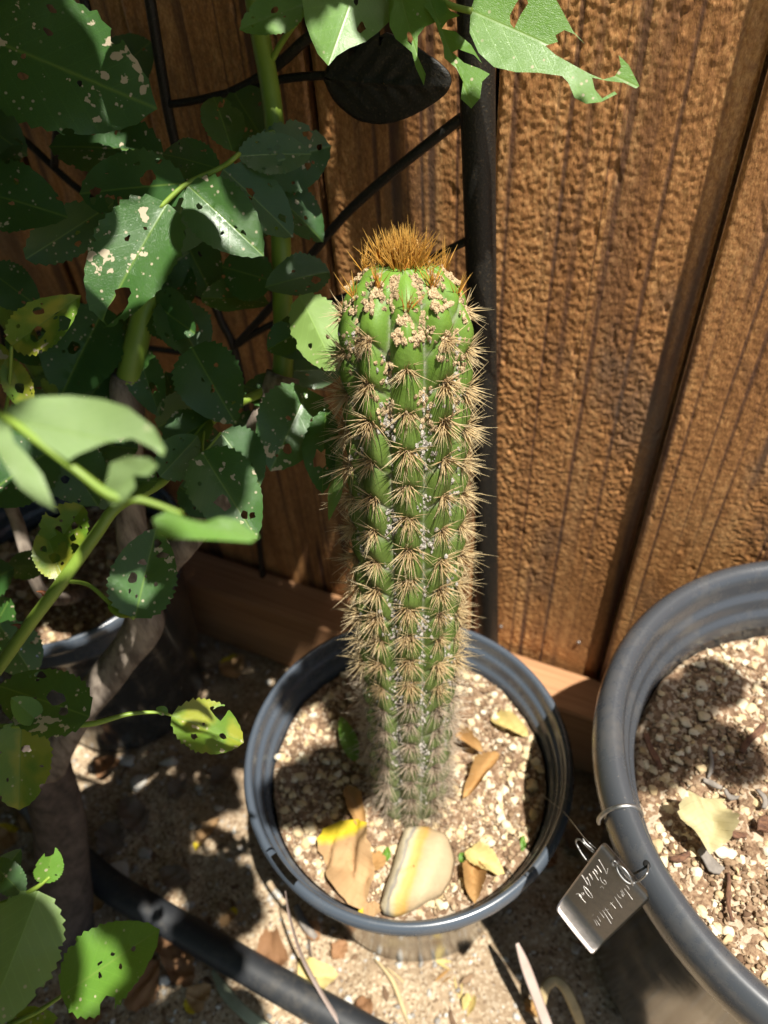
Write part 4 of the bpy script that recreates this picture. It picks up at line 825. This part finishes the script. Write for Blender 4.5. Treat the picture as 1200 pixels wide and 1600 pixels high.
for _ in range(40000):  # further unseen leaves added to cut sky light on the left
    if len(CC)-n0 > 5200: break
    c = np.array([r.uniform(-1.3, .08), r.uniform(-.5, .75), r.uniform(.12, 1.8)]); L = r.uniform(.05, .085); W = L*r.uniform(.34, .42)
    if np.dot(c-FA, FN) < .05: continue
    a = c-CAM; dep = -(R.T @ a)[2]
    if dep > .02:
        x, y, _ = proj(c)
        if -140 < x < 1340 and y > -150: continue
    if np.linalg.norm(a) < .2 or not clear(c, L*.46): continue
    CC.append(c); d = r.standard_normal(3)*np.array([1, 1, .5]); d /= np.linalg.norm(d); n = .8*np.array([0, 0, 1.])+.6*r.standard_normal(3)
    n = n-d*n.dot(d); n /= np.linalg.norm(n); y_ = np.cross(n, d); Q = c+(TV[:, :1]-.5)*L*d+TV[:, 1:2]*W*y_+TV[:, 2:]*L*n
    Vs.append(Q); Fs.append(TF+o); UV.append(np.stack([TV[:, 0], .5+.5*TV[:, 1]], -1)); o += len(TV)
print('shade covered', cov.mean())
base = np.array(WMAT[bush.as_pointer()].translation)
fo = obj('shade_foliage', mesh_np('shade_foliage', np.vstack(Vs)-base, [np.vstack(Fs)], uv=np.vstack(UV)), MT['leaf'], bush, Matrix.Translation(Vector(base))); tag(fo, kind='stuff')
print('canopy leaves', len(CC))
# canes that carry it, rising out of the picture
pA, pB, pC = P(-140, 120, .45), P(370, -300, .38), P(-140, 380, .47)
for a, tgt in ((pA, (-.18, .42, 1.15)), (pB, (-.02, .38, 1.2)), (pC, (-.42, .48, 1.1)), (pA, (-.3, .3, 1.05)), (pB, (.02, .46, 1.0))):
    tgt = np.array(tgt); m = (a+tgt)/2+np.array([0, .03, .02]); tube('cane', [a, m, tgt], [.004, .0035, .002], MT['cane'], bush, 8)
# unseen spray added over the large pot to throw the shadow on its soil
spray = empty('shade_spray', (.98, -.2, 0)); tag(spray, 'unseen leafy rose cane added to shade the large pot', 'rose cane')
sp_c = gz(1160, 1112, BZ)+SUN*.74
tube('cane', [(.98, -.2, 0), (.97, -.2, .6), (.9, -.17, .95), tuple(sp_c+np.array([.06, .0, .02])), tuple(sp_c+np.array([-.02, .02, 0]))], [.006, .005, .004, .0025, .0015], MT['cane'], spray, 8)
r = np.random.default_rng(3)
for i, (dx, dy) in enumerate(((-.045, -.01), (0, -.045), (.01, .03), (.05, -.03), (.055, .025), (-.02, .02), (.02, -.01), (.09, 0), (.09, -.05), (.1, .045))):
    me = leaf_mesh('leaflet', .06, .021, r, fold=.2, droop=.15, dense=8); me.materials.append(MT['leaf']); a = r.uniform(0, 6.28)
    obj('leaflet', me, None, spray, frame(sp_c+np.array([dx, dy, r.uniform(-.02, .02)]), (math.cos(a), math.sin(a), -.1), SUN+.3*r.standard_normal(3)))

# ================================================================== THINGS IN THE SMALL POT
def dry(name, bp, tp, z, wpx, mat, label, cat='leaf', group=None, tilt=(0, 0), lift=.002, seed=0, dz=0., **kw):
    r = np.random.default_rng(seed+11); B, T = gz(*bp, z+lift), gz(*tp, z+lift+dz); x = T-B; L = np.linalg.norm(x); D = proj((B+T)/2)[2]
    n = np.array([tilt[0], tilt[1], 1.]); k = dict(fold=.3, droop=-.05, wave=.05, teeth=10, tooth=.05, dense=16, rag=.16, crumple=.06); k.update(kw)
    me = leaf_mesh(name, L, wpx*D/FPX/2, r, **k); me.materials.append(MT[mat]); o = obj(name, me, None, None, frame(B, x, n)); tag(o, label, cat, group); return o
Z1 = SZ+.002
dry('dry_leaf', (534, 1284), (566, 1424), Z1, 84, 'drytan', 'large dry tan leaf with a yellow end beside the striped stone', seed=1, fold=.3, wave=.12, lift=.006, a=.4, b=.5, tilt=(-.15, -.1), dense=22, rag=.12, crumple=.09)
dry('curled_leaf', (543, 1228), (572, 1306), Z1, 26, 'dryor', 'narrow curled orange leaf above the large dry tan leaf', seed=2, curl=-1.2, lift=.004)
dry('curled_leaf', (574, 1352), (604, 1340), Z1, 30, 'dryor', 'small folded orange leaf scrap between tan leaf and stone', seed=3, lift=.004)
dry('dry_petal', (768, 1122), (826, 1152), Z1, 30, 'dryyel', 'single cupped yellow petal lying on soil near the pot rim', 'petal', seed=4, curl=-.9, lift=.004)
dry('curled_leaf', (778, 1176), (722, 1252), Z1, 26, 'dryor', 'rolled orange brown leaf beside the cactus foot', seed=5, curl=-1.8, lift=.004)
dry('curled_leaf', (712, 1148), (754, 1176), Z1, 22, 'dryor', 'short rolled orange leaf above the longer rolled one', seed=6, curl=-1.5, lift=.004)
dry('dry_petal', (726, 1330), (788, 1366), Z1, 34, 'dryyel', 'pale yellow withered petal resting on an orange leaf stub', 'petal', seed=7, curl=-.8, lift=.008)
dry('curled_leaf', (738, 1342), (742, 1412), Z1, 34, 'dryor', 'upright orange leaf stub under the pale withered petal', seed=8, curl=-1.0, lift=.005, fold=.5)
dry('leaf_scrap', (560, 1424), (598, 1420), Z1, 24, 'drytan', 'tan leaf scrap against the near pot wall', seed=9)
dry('sprout', (556, 1190), (532, 1120), Z1, 26, 'leafyoung', 'fresh green leaf behind the cactus foot', seed=10, lift=.006, dz=.012, rag=0., crumple=0.)
dry('sprout', (604, 1345), (606, 1322), Z1, 12, 'leafyoung', 'tiny green sprout beside the striped stone', 'sprout', seed=11, dz=.006)
dry('sprout', (718, 1346), (730, 1334), Z1, 14, 'leafyoung', 'tiny round green seedling leaf beside the withered petal', 'sprout', seed=12, dz=.004)
dry('sprout', (816, 1330), (818, 1304), Z1, 9, 'leafyoung', 'tiny green sprout near the right pot wall', 'sprout', seed=13, dz=.006)
# striped stone
def stone():
    out = [(638, 1291), (672, 1292), (700, 1304), (712, 1340), (706, 1372), (690, 1398), (664, 1412), (646, 1424), (620, 1434), (600, 1430), (593, 1418), (600, 1390), (612, 1358), (622, 1322), (630, 1300)]
    q = np.array([gz(x, y, SZ+.006) for x, y in np.array([np.interp(np.linspace(0, len(out), 49), np.arange(len(out)+1), [p[k] for p in out+[out[0]]]) for k in (0, 1)]).T[:-1]]); c = q.mean(0); Vv = []
    lv = [(.02, .013), (.25, .0125), (.45, .012), (.65, .0108), (.82, .008), (.94, .004), (1, 0), (.93, -.004), (.6, -.008), (.02, -.009)]
    for f, z in lv:
        for i, p in enumerate(q): Vv.append(np.array([*(c+(p-c)*f)[:2], c[2]+z]))
    Vv = np.array(Vv); nz = noise2(10, 48, 1.2, 2.5, 4); nz[0] = nz[0].mean(); nz[1] = .5*nz[0]+.5*nz[1].mean();  Vv[:, 2] += (.0013*np.abs(nz)).ravel(); lx = Vv-c
    Vv[:, 2] += -.004*np.clip((lx[:, 0]-.008)/.01, 0, 1)*(lx[:, 2] > 0)
    s = NT('striped_sandstone'); o_ = s.co(); x = s.n('ShaderNodeSeparateXYZ', {0: o_})
    k = s.math('ADD', s.math('MULTIPLY', x.outputs[0], 26.), s.math('ADD', s.math('MULTIPLY', x.outputs[1], -11.), s.math('MULTIPLY', s.noise(90, o_, 4), .16)))
    cc = s.ramp(s.math('ADD', k, .42), [(.0, (0.552, 0.456, 0.287)), (.17, (0.624, 0.552, 0.380)), (.24, (0.240, 0.240, 0.230)), (.31, (0.600, 0.504, 0.299)), (.40, (0.600, 0.396, 0.115)), (.52, (0.552, 0.300, 0.057)), (.62, (0.432, 0.312, 0.172)), (.8, (0.504, 0.396, 0.241)), (1., (0.432, 0.336, 0.207))])
    f = s.noise(220, o_, 5, .6); cc = s.mix(s.math('MULTIPLY', f, .5), cc, (.24, .17, .10)); s.set(Base_Color=cc, Roughness=.75); s.bump(f, .5, .0012)
    e = obj('flat_stone', mesh_np('flat_stone', Vv-c, [gridfaces(10, 48, True)[:, ::-1]]), s.m, None, Matrix.Translation(Vector(c))); tag(e, 'flat cream stone with yellow and grey stripes at the foot of the cactus', 'stone')
stone()

# ================================================================== THINGS IN THE LARGE POT
Z2 = BZ+.003
dry('dry_petal', (1096, 1246), (1108, 1336), Z2, 78, 'drycream', 'crumpled cream petal lying on the grit in the large pot', 'petal', seed=21, curl=-.3, wave=.12, lift=.012, a=.35, b=.4, fold=.3, dense=24, rag=.22, crumple=.14)
def chipbox(name, b, t, z, wpx, mat, label, group=None, thick=.0022, seed=0):
    r = np.random.default_rng(seed); B, T = gz(*b, z), gz(*t, z); x = T-B; L = np.linalg.norm(x); W = wpx*proj(B)[2]/FPX
    V, F, Cc = box_vf(0, L, -W/2, W/2, -thick/2, thick/2, thick*.25, 7); tt = V[:, 0]/L
    V[:, 1] *= (.55+.45*np.sin(np.pi*np.clip(tt*.8+.12, 0, 1)))*(1+.12*np.sin(tt*9+seed)); V[:, 2] += .0012*np.sin(tt*5+seed)+r.normal(0, .0002, len(V)); V[:, 1] += .0015*np.sin(tt*4+seed*2)
    n = np.array([r.normal(0, .2), r.normal(0, .2), 1]); o = obj(name, mesh_np(name, V, [F[:, ::-1], Cc[:, ::-1]]), MT[mat], None, frame(B+np.array([0, 0, .002]), x, n)); return tag(o, label, 'wood chip', group)
chipbox('wood_chip', (1090, 1330), (1128, 1362), Z2, 22, 'greychip', 'grey bark flake touching the crumpled cream petal', seed=1)
chipbox('wood_chip', (1134, 1296), (1164, 1312), Z2, 12, 'chip', 'short red brown bark chip beside the cream petal', seed=2)
chipbox('wood_chip', (1182, 1290), (1206, 1296), Z2, 24, 'chip', 'broad cracked red bark chip in the large pot', seed=3)
chipbox('twig', (1132, 1365), (1146, 1442), Z2, 7, 'chip', 'thin dark twig below the cream petal', seed=4)
chipbox('twig', (1104, 1216), (1112, 1170), Z2, 6, 'greychip', 'thin pale twig standing among the grit', seed=5)
CHIPS = ['grey bark sliver just above the crumpled cream petal', 'red brown bark sliver left of the cream petal', 'grey bark sliver above the broad cracked red chip', 'long red brown bark stick in the shaded grit', 'grey bark sliver touching the short red brown chip', 'dark bark chip by the inner wall of the large pot']
for i, (b, t, wd) in enumerate((((1098, 1224), (1126, 1230), 9), ((1046, 1342), (1078, 1338), 10), ((1186, 1236), (1192, 1264), 9), ((1160, 1180), (1190, 1130), 10), ((1130, 1238), (1152, 1250), 9), ((1010, 1150), (1028, 1206), 11))):
    chipbox('wood_chip', b, t, Z2, wd, 'chip' if i % 2 else 'greychip', CHIPS[i], 'bark chips in the large pot', seed=10+i)

# ================================================================== WIRE, TAG
a_ = gz(975, 1256, .333)-np.array([BP[0], BP[1], 0]); ph = math.atan2(a_[1], a_[0]); er = np.array([math.cos(ph), math.sin(ph), 0]); cen = np.array([BP[0], BP[1], .3165])+er*.1565
tag(tube('wire_tie', [cen+er*.0115*math.cos(t)*1.0+np.array([0, 0, .0188*math.sin(t)])+np.array([-er[1], er[0], 0])*.003*math.sin(t*.5) for t in np.linspace(-.5, 3.6, 16)], .0013, MT['wire'], None, 8), 'grey galvanised wire hooked over the rim of the large pot', 'wire')
hole = gz(1013, 1350, .3335); Dr = proj(hole)[2]
ey = obj('hole_shade', mesh_np('hole_shade', ICO[2][0]*np.array([.0026, .0026, .0012]), [ICO[2][1]]), m_simple('hole_shade_black', (.004, .004, .004), .9, bump=0), big, Matrix.Translation(Vector(hole)))  # black lump stands in for the shade inside the wire hole
ct, cr, cbm, cl = (941.7, 1316), (1018, 1403), (930.5, 1487), (871, 1412.7)
A1, A2, A3 = P(*cr, Dr-.006), P(*ct, Dr+.006), P(*cl, Dr+.024)
tn = np.cross(A2-A1, A3-A1); tn /= np.linalg.norm(tn); tn = tn*np.sign(np.dot(CAM-A1, tn))
def ontag(px, py, up=0.):
    rr_ = ray((px, py)); return CAM+rr_*np.dot(A1+tn*up-CAM, tn)/np.dot(rr_, tn)
plant_tag = empty('plant_tag', hole); tag(plant_tag, 'square metal plant tag with handwriting wired to the rim of the large pot', 'tag')
Cn = [ontag(*p) for p in (ct, cr, cbm, cl)]
n_ = 24; V = []
for i in range(n_+1):
    for j in range(n_+1):
        a, b = i/n_, j/n_
        def rc(t, q): return t
        ca, cb_ = a, b
        dx_, dy_ = min(a, 1-a), min(b, 1-b)
        if dx_ < .07 and dy_ < .07:      # rounded corners
            ux, uy = (.07-dx_)/.07, (.07-dy_)/.07; q = math.hypot(ux, uy); m_ = max(ux, uy)
            if q > 0: f = m_/q; ndx, ndy = .07-ux*f*.07, .07-uy*f*.07; ca = ndx if a < .5 else 1-ndx; cb_ = ndy if b < .5 else 1-ndy
        p = (Cn[0]*(1-ca)+Cn[1]*ca)*(1-cb_)+(Cn[3]*(1-ca)+Cn[2]*ca)*cb_
        bend = np.clip((b-.84)/.16, 0, 1); V.append(p+tn*(.0042*bend**1.3+.0006*math.sin(a*3)-.0016*np.clip((.05-b)/.05, 0, 1)))
V = np.array(V); Vb = V-tn*.0007; nV = len(V); F = gridfaces(n_+1, n_+1); ce = (V[F[0][1]]-V[F[0][0]]); 
if np.dot(np.cross(V[F[0][1]]-V[F[0][0]], V[F[0][2]]-V[F[0][0]]), tn) < 0: F = F[:, ::-1]
m1 = n_+1; ring = np.concatenate([np.arange(m1), np.arange(1, m1)*m1+m1-1, (m1-1)*m1+np.arange(m1-2, -1, -1), np.arange(m1-2, 0, -1)*m1]); q = np.arange(len(ring)); q2 = (q+1) % len(ring)
Fe = np.stack([ring[q], ring[q2], nV+ring[q2], nV+ring[q]], -1)
s = NT('brushed_tag_metal'); o_ = s.co(); f = s.noise(350, o_, 5, .7); s.set(Base_Color=s.mix(f, (.33, .295, .27), (.20, .175, .16)), Metallic=1., Roughness=s.math('ADD', .24, s.math('MULTIPLY', f, .25))); s.bump(f, .12, .0005)
obj('plate', mesh_np('plate', np.vstack([V, Vb])-hole, [F, F[:, ::-1]+nV, Fe]), s.m, plant_tag, Matrix.Translation(Vector(hole)))
STROKES = [[(528, 248), (560, 300), (600, 370), (622, 415), (634, 352)], [(505, 318), (535, 360), (562, 398), (545, 385)], [(470, 360), (500, 388), (516, 420), (492, 382)], [(455, 385), (485, 425), (526, 492)], [(412, 412), (440, 448), (456, 486), (430, 440)], [(385, 455), (412, 498), (432, 556)], [(328, 428), (368, 488), (402, 546)], [(372, 470), (400, 455)],
           [(352, 558), (386, 588), (430, 640), (458, 692), (424, 684), (376, 624), (350, 570), (352, 558)], [(322, 642), (350, 640), (352, 662), (328, 652)], [(296, 662), (338, 712), (380, 756)], [(260, 655), (288, 648), (316, 668), (334, 702)],
           [(800, 542), (838, 538), (872, 570), (888, 598)], [(828, 585), (870, 640), (926, 718)], [(796, 598), (816, 634), (832, 664)], [(764, 588), (796, 630), (818, 680), (790, 650)], [(732, 622), (762, 680), (792, 702)], [(694, 648), (742, 722), (802, 814)], [(654, 736), (690, 776), (728, 824)], [(662, 778), (682, 758), (698, 742)],
           [(574, 768), (626, 850), (692, 946)], [(540, 784), (602, 882), (676, 1002)], [(592, 842), (616, 836), (642, 830)], [(514, 828), (546, 866), (592, 932)], [(545, 872), (528, 850)], [(480, 864), (514, 914), (552, 976)], [(448, 914), (478, 962), (512, 1022)], [(494, 948), (518, 984), (542, 1020)], [(446, 910), (458, 896), (474, 888)],
           [(545, 455), (560, 500), (600, 536), (618, 520), (588, 482)], [(548, 575), (570, 560), (590, 590)]]
lm = m_simple('scratched_lettering', (.66, .62, .58), .45, .6, scale=300, bump=0)
LV, L4, L3, o = [], [], [], 0
for st in STROKES:
    v, a, b = tube_vf([ontag(865+x/7.5, 1310+y/7.5, .0004) for x, y in st], .00021, 5, 5*len(st)); LV.append(v); L4.append(a+o); L3.append(b+o); o += len(v)
obj('handwriting', mesh_np('handwriting', np.vstack(LV)-hole, [np.vstack(L4), np.vstack(L3)]), lm, plant_tag, Matrix.Translation(Vector(hole)))
C2 = lambda x, y, up=.001: ontag(865+x/7.5, 1310+y/7.5, up)
wl = [[hole, ontag(1011, 1364, .005), ontag(1000, 1375, .003), ontag(990, 1378, -.002), ontag(975, 1372, -.004)],
      [C2(1010, 495, -.003), C2(905, 530, .0015), C2(830, 490, .003), C2(762, 405, .0035), C2(742, 325, .003), C2(800, 335, .0035), C2(870, 410, .0035), C2(905, 480, .003), C2(930, 550, .001)],
      [C2(740, 320, .003), C2(700, 322, .001), C2(690, 275, .001), C2(720, 270, .001), C2(745, 320, -.001), C2(600, 300, -.004)],
      [C2(500, 170, -.002), C2(410, 262, -.004), C2(345, 200, -.004), C2(290, 110, -.004), C2(262, 50, -.004), C2(275, 12, -.003), C2(320, 20, -.002), C2(360, 60, -.001), C2(430, 130, -.003), C2(510, 200, -.004)],
      [C2(340, 0, -.002), C2(380, 60, -.001), C2(450, 120, -.002), C2(480, 160, -.004)]]
for q in wl: tube('wire', q, .00055, MT['wire'], plant_tag, 6, 40)
tag(tube('wire_strand', [gz(846, 1242, .196), gz(880, 1268, .22), C2(360, -10, .0), C2(500, 120, -.002)], .00022, MT['wire'], None, 5), 'hair thin wire strand stretched from the cactus pot to the metal tag', 'wire')

# ================================================================== GROUND THINGS
tag(tube('garden_hose', [tuple(gz(x, y, .0135)) for x, y in ((40, 1240), (100, 1318), (170, 1382), (245, 1428), (330, 1478), (430, 1536), (520, 1586), (640, 1650), (800, 1720))], .0138, MT['hose'], None, 20, 90), 'thick black garden hose lying on the soil beside the small pot', 'hose')
def strap(name, pts, w, mat, label, cat, flat=.18, rad=None):
    k = len(pts); rd = rad or [w*.35]+[w]*(k-2)+[w*.3]; return tag(tube(name, [gz(x, y, z) for x, y, z in pts], rd, MT[mat], None, 8, 40, flat=flat), label, cat)
strap('grass_blade', [(446, 1392, .17), (452, 1430, .14), (470, 1490, .09), (500, 1548, .05), (535, 1604, .02), (560, 1640, .002)], .0032, 'straw', 'pale dry grass blade leaning on the outside of the cactus pot', 'grass blade')
strap('grass_blade', [(808, 1474, .09), (822, 1512, .075), (842, 1566, .055), (862, 1620, .03), (890, 1690, .0)], .0042, 'straw', 'upright pale dry blade with a pointed tip between the two pots', 'grass blade')
strap('grass_blade', [(846, 1600, .03), (850, 1550, .05), (866, 1532, .055), (884, 1546, .052), (904, 1590, .035), (925, 1650, .0)], .0040, 'straw2', 'bent tan blade arching beside the large pot', 'grass blade', .3)
strap('grass_blade', [(332, 1516, .012), (352, 1550, .016), (380, 1580, .016), (420, 1612, .010), (450, 1640, .002)], .0046, 'sage', 'grey green grass blade lying below the hose', 'grass blade')
strap('straw', [(586, 1498, .006), (612, 1530, .006), (628, 1570, .006), (642, 1612, .004)], .0018, 'straw2', 'tan straw lying on the sunlit soil below the small pot', 'straw', .5)
strap('straw', [(604, 1512, .004), (624, 1528, .004), (640, 1546, .004)], .0010, 'straw2', 'thin forked straw piece on the sunlit soil', 'straw', .6)
strap('twig', [(746, 1536, .003), (758, 1568, .003), (770, 1610, .003)], .0013, 'root', 'thin dark twig on the sunlit soil below the small pot', 'twig', .8)
strap('twig', [(462, 1416, .006), (476, 1444, .006), (494, 1466, .005)], .0040, 'greychip', 'stubby grey twig beside the small pot', 'twig', .8, [.0035, .004, .0036])
strap('twig', [(486, 1428, .004), (484, 1480, .004), (498, 1540, .004), (520, 1570, .003)], .0011, 'root', 'thin dark stem beside the pale leaning blade', 'twig', .8)
dry('dry_leaf', (400, 1490), (452, 1500), 0., 62, 'drybrown', 'crumpled brown leaf on the soil above the hose', seed=31, curl=-.5, wave=.12, lift=.006, a=.35, b=.35, dense=14)
dry('dry_leaf', (464, 1532), (528, 1524), 0., 48, 'dryyel', 'yellow withered leaf half under the pale leaning blade', seed=32, curl=-.3, wave=.07, lift=.004, a=.35, b=.4)
for i, (b, t) in enumerate((((712, 1512), (682, 1504)), ((712, 1514), (676, 1540)), ((714, 1516), (718, 1562)), ((716, 1512), (752, 1502)), ((716, 1514), (750, 1522)))):
    pass
star = empty('withered_flower', gz(714, 1514, .004)); tag(star, 'withered yellow star shaped flower lying on the sunlit soil', 'flower')
for i, t in enumerate(((680, 1502), (676, 1541), (719, 1564), (754, 1500), (751, 1523))):
    r = np.random.default_rng(i); B, T = gz(714, 1514, .005), gz(*t, .004); L = np.linalg.norm(T-B); me = leaf_mesh('tepal', L, .0035, r, fold=.4, droop=-.1, curl=-.6, teeth=4, tooth=0, dense=7); me.materials.append(MT['dryor' if i % 2 else 'dryyel']); obj('tepal', me, None, star, frame(B, T-B, (0, 0, 1)))
dry('dry_petal', (738, 1552), (726, 1590), 0., 20, 'dryyel', 'small curled yellow petal below the withered flower', 'petal', seed=34, curl=-1.2, lift=.004)
dry('dry_leaf', (92, 1300), (40, 1240), 0., 60, 'drytan', 'pale tan leaf lying beside the rose trunk', seed=35, lift=.006)
dry('dry_leaf', (356, 1026), (372, 1062), 0., 40, 'drytan', 'small tan leaf in the dark below the rail', seed=36)
LITTER = ['dead brown leaf in the sun patch beside the woody rose stem', 'broad dead brown leaf below the spotted green rose leaf', 'dead brown leaf against the lower side of the hose', 'dead brown leaf tucked under the pale green leaf underside', 'dead tan leaf next to the grey green grass blade', 'dead brown leaf beneath the spotted green rose leaf stalk', 'dead orange leaf touching the foot of the rose trunk', 'dead tan leaf on the far side of the rose trunk', 'narrow dead tan leaf in a sun fleck between trunk and small pot', 'dull dead leaf right beside the rose trunk', 'dull dead leaf between the rose trunk and the hose', 'dull dead leaf lying above the hose', 'dull dead leaf under the yellowing leaflet', 'small dead tan leaf beside the hose in the sun', 'small dead brown leaf in front of the small pot', 'dead brown leaf in the shade between the two pots', 'dull dead leaf in the shade under the metal tag', 'small dead brown leaf at the foot of the small pot', 'small dead orange leaf at the foot of the pointed pale blade', 'dull dead leaf behind the rose twig at the bed edge', 'dead tan leaf between the hose and the spotted green leaf', 'dull dead leaf half under the hose', 'dull dead leaf behind the yellowing leaflet', 'dead tan leaf between the rail and the small pot', 'dull dead leaf among pebbles below the yellowing leaflet', 'dull dead leaf in the dark under the rose']
for i, (b, t, w_, m_) in enumerate((((150, 1215), (190, 1190), 40, 'drybrown'), ((200, 1580), (250, 1500), 50, 'drybrown'), ((300, 1540), (250, 1460), 44, 'drybrown'), ((70, 1500), (120, 1450), 46, 'drybrown'), ((290, 1580), (330, 1540), 36, 'drytan'), ((160, 1590), (110, 1570), 40, 'drybrown'), ((130, 1430), (165, 1410), 40, 'dryor'), ((20, 1290), (-10, 1340), 50, 'drytan'), ((305, 1330), (345, 1280), 20, 'drytan'), ((225, 1300), (190, 1250), 40, 'drygrey'), ((190, 1330), (160, 1290), 46, 'drygrey'), ((300, 1375), (250, 1360), 30, 'drygrey'), ((360, 1200), (330, 1230), 30, 'drygrey'), ((370, 1420), (345, 1450), 22, 'drytan'), ((560, 1560), (580, 1590), 24, 'drybrown'), ((840, 1330), (870, 1350), 40, 'drybrown'), ((880, 1300), (910, 1330), 36, 'drygrey'), ((540, 1470), (520, 1500), 24, 'drybrown'), ((480, 1440), (500, 1470), 24, 'drybrown'), ((820, 1560), (840, 1590), 16, 'dryor'), ((60, 1560), (20, 1540), 40, 'drygrey'), ((210, 1540), (180, 1500), 40, 'drytan'), ((330, 1500), (300, 1470), 30, 'drygrey'), ((250, 1100), (290, 1080), 36, 'drygrey'), ((470, 1040), (500, 1030), 30, 'drytan'), ((270, 1250), (290, 1210), 30, 'drygrey'))):
    lab = LITTER[i]
    dry('litter_leaf', b, t, 0., w_, m_, lab, 'leaf', 'dead leaves in the litter', seed=50+i, lift=.004, curl=random.uniform(-.8, .3), crumple=.1, rag=.22, tilt=(random.uniform(-.3, .3), random.uniform(-.3, .3)), wave=.08)
lp = lumps(12, 2, .10, 77)
for i, (x, y, s_) in enumerate(((196, 1188, 15), (212, 1222, 14), (186, 1358, 20), (226, 1332, 15), (206, 1258, 7), (252, 1528, 12), (108, 1352, 12), (265, 1188, 14), (296, 1410, 8), (140, 1406, 6), (100, 1262, 8), (102, 1278, 7), (640, 1588, 6), (545, 1562, 8), (300, 1290, 7), (790, 1500, 6), (812, 1525, 7), (910, 1290, 8), (900, 1480, 9), (340, 1260, 9), (310, 1230, 8), (180, 1300, 9), (420, 1395, 7), (432, 1392, 9))):
    c = gz(x, y, .004); sz = s_*proj(c)[2]/FPX; Vl, Fl = lp[i % 12]; rr_ = np.random.default_rng(i)
    me = mesh_np('pebble', Vl*sz*np.array([1, .8, .6]), [Fl], attrs={'tone': np.full(len(Vl), rr_.uniform(.45, 1))}); o = obj('pebble', me, MT['pebble'], None, Matrix.Translation((c[0], c[1], gh(c[0], c[1])+sz*.3)) @ Matrix.Rotation(i*1.3, 4, 'Z'))
    tag(o, {0: 'large white pebble in a sun fleck behind the rose trunk', 1: 'white pebble touching the large white pebble in the sun fleck', 2: 'large flat grey pebble beside the rose trunk above the hose', 3: 'rounded grey pebble beyond the large flat grey pebble', 5: 'bright white oblong pebble below the hose'}.get(i, 'small pale rounded pebble lying on the soil'), 'pebble', 'pale pebbles on the soil')
r = np.random.default_rng(99); N = 5200; gxr, gyr = r.uniform(-.55, .3, N), r.uniform(.06, .62, N); s_ = .0006+.0032*r.uniform(0, 1, N)**3.2
pos = np.stack([gxr, gyr, [gh(a, b) for a, b in zip(gxr, gyr)]+s_*.2], -1); ok = np.array([np.dot(p-FA, FN) > .06 and math.hypot(p[0]-SP[0], p[1]-SP[1]) > .09 and math.hypot(p[0]-BP[0], p[1]-BP[1]) > .13 and math.hypot(p[0]-LP[0], p[1]-LP[1]) > .085 for p in pos])
V, F, A = scatter(lumps(12, 1, .12, 12), pos[ok], s_[ok], 13); tag(obj('gravel', mesh_np('gravel', V, [F], attrs={'tone': A}), MT['pebble']), 'fine pale gravel strewn over the soil', 'gravel', None, 'stuff')
# bits of leaf litter and bark crumbs
r = np.random.default_rng(98); N = 3000; gxr, gyr = r.uniform(-.55, .1, N), r.uniform(.06, .6, N); s_ = .0008+.004*r.uniform(0, 1, N)**3
keep = (gxr < -.13-.25*(gyr-.1)) | (r.uniform(0, 1, N) < .25)
pos = np.stack([gxr, gyr, [gh(a, b) for a, b in zip(gxr, gyr)]+s_*.1], -1)[keep]; V, F, A = scatter(lumps(10, 1, .2, 15), pos, s_[keep], 16, (1.6, .7, .25)); tag(obj('litter_crumbs', mesh_np('litter_crumbs', V, [F], attrs={'tone': A}), MT['grain']), 'brown crumbs of leaf litter on the soil', 'litter', None, 'stuff')
# stem in the shaded pot
pl = empty('potted_stem', (LP[0], LP[1], LZ)); tag(pl, 'thin bare stem standing in the shaded pot', 'plant')
tube('stem', [(LP[0]+.02, LP[1]-.02, LZ), tuple(P(70, 930, .56)), tuple(P(20, 800, .52)), tuple(P(-60, 650, .48))], [.006, .005, .0045, .004], MT['wood'], pl, 8, 20, .05, 3)
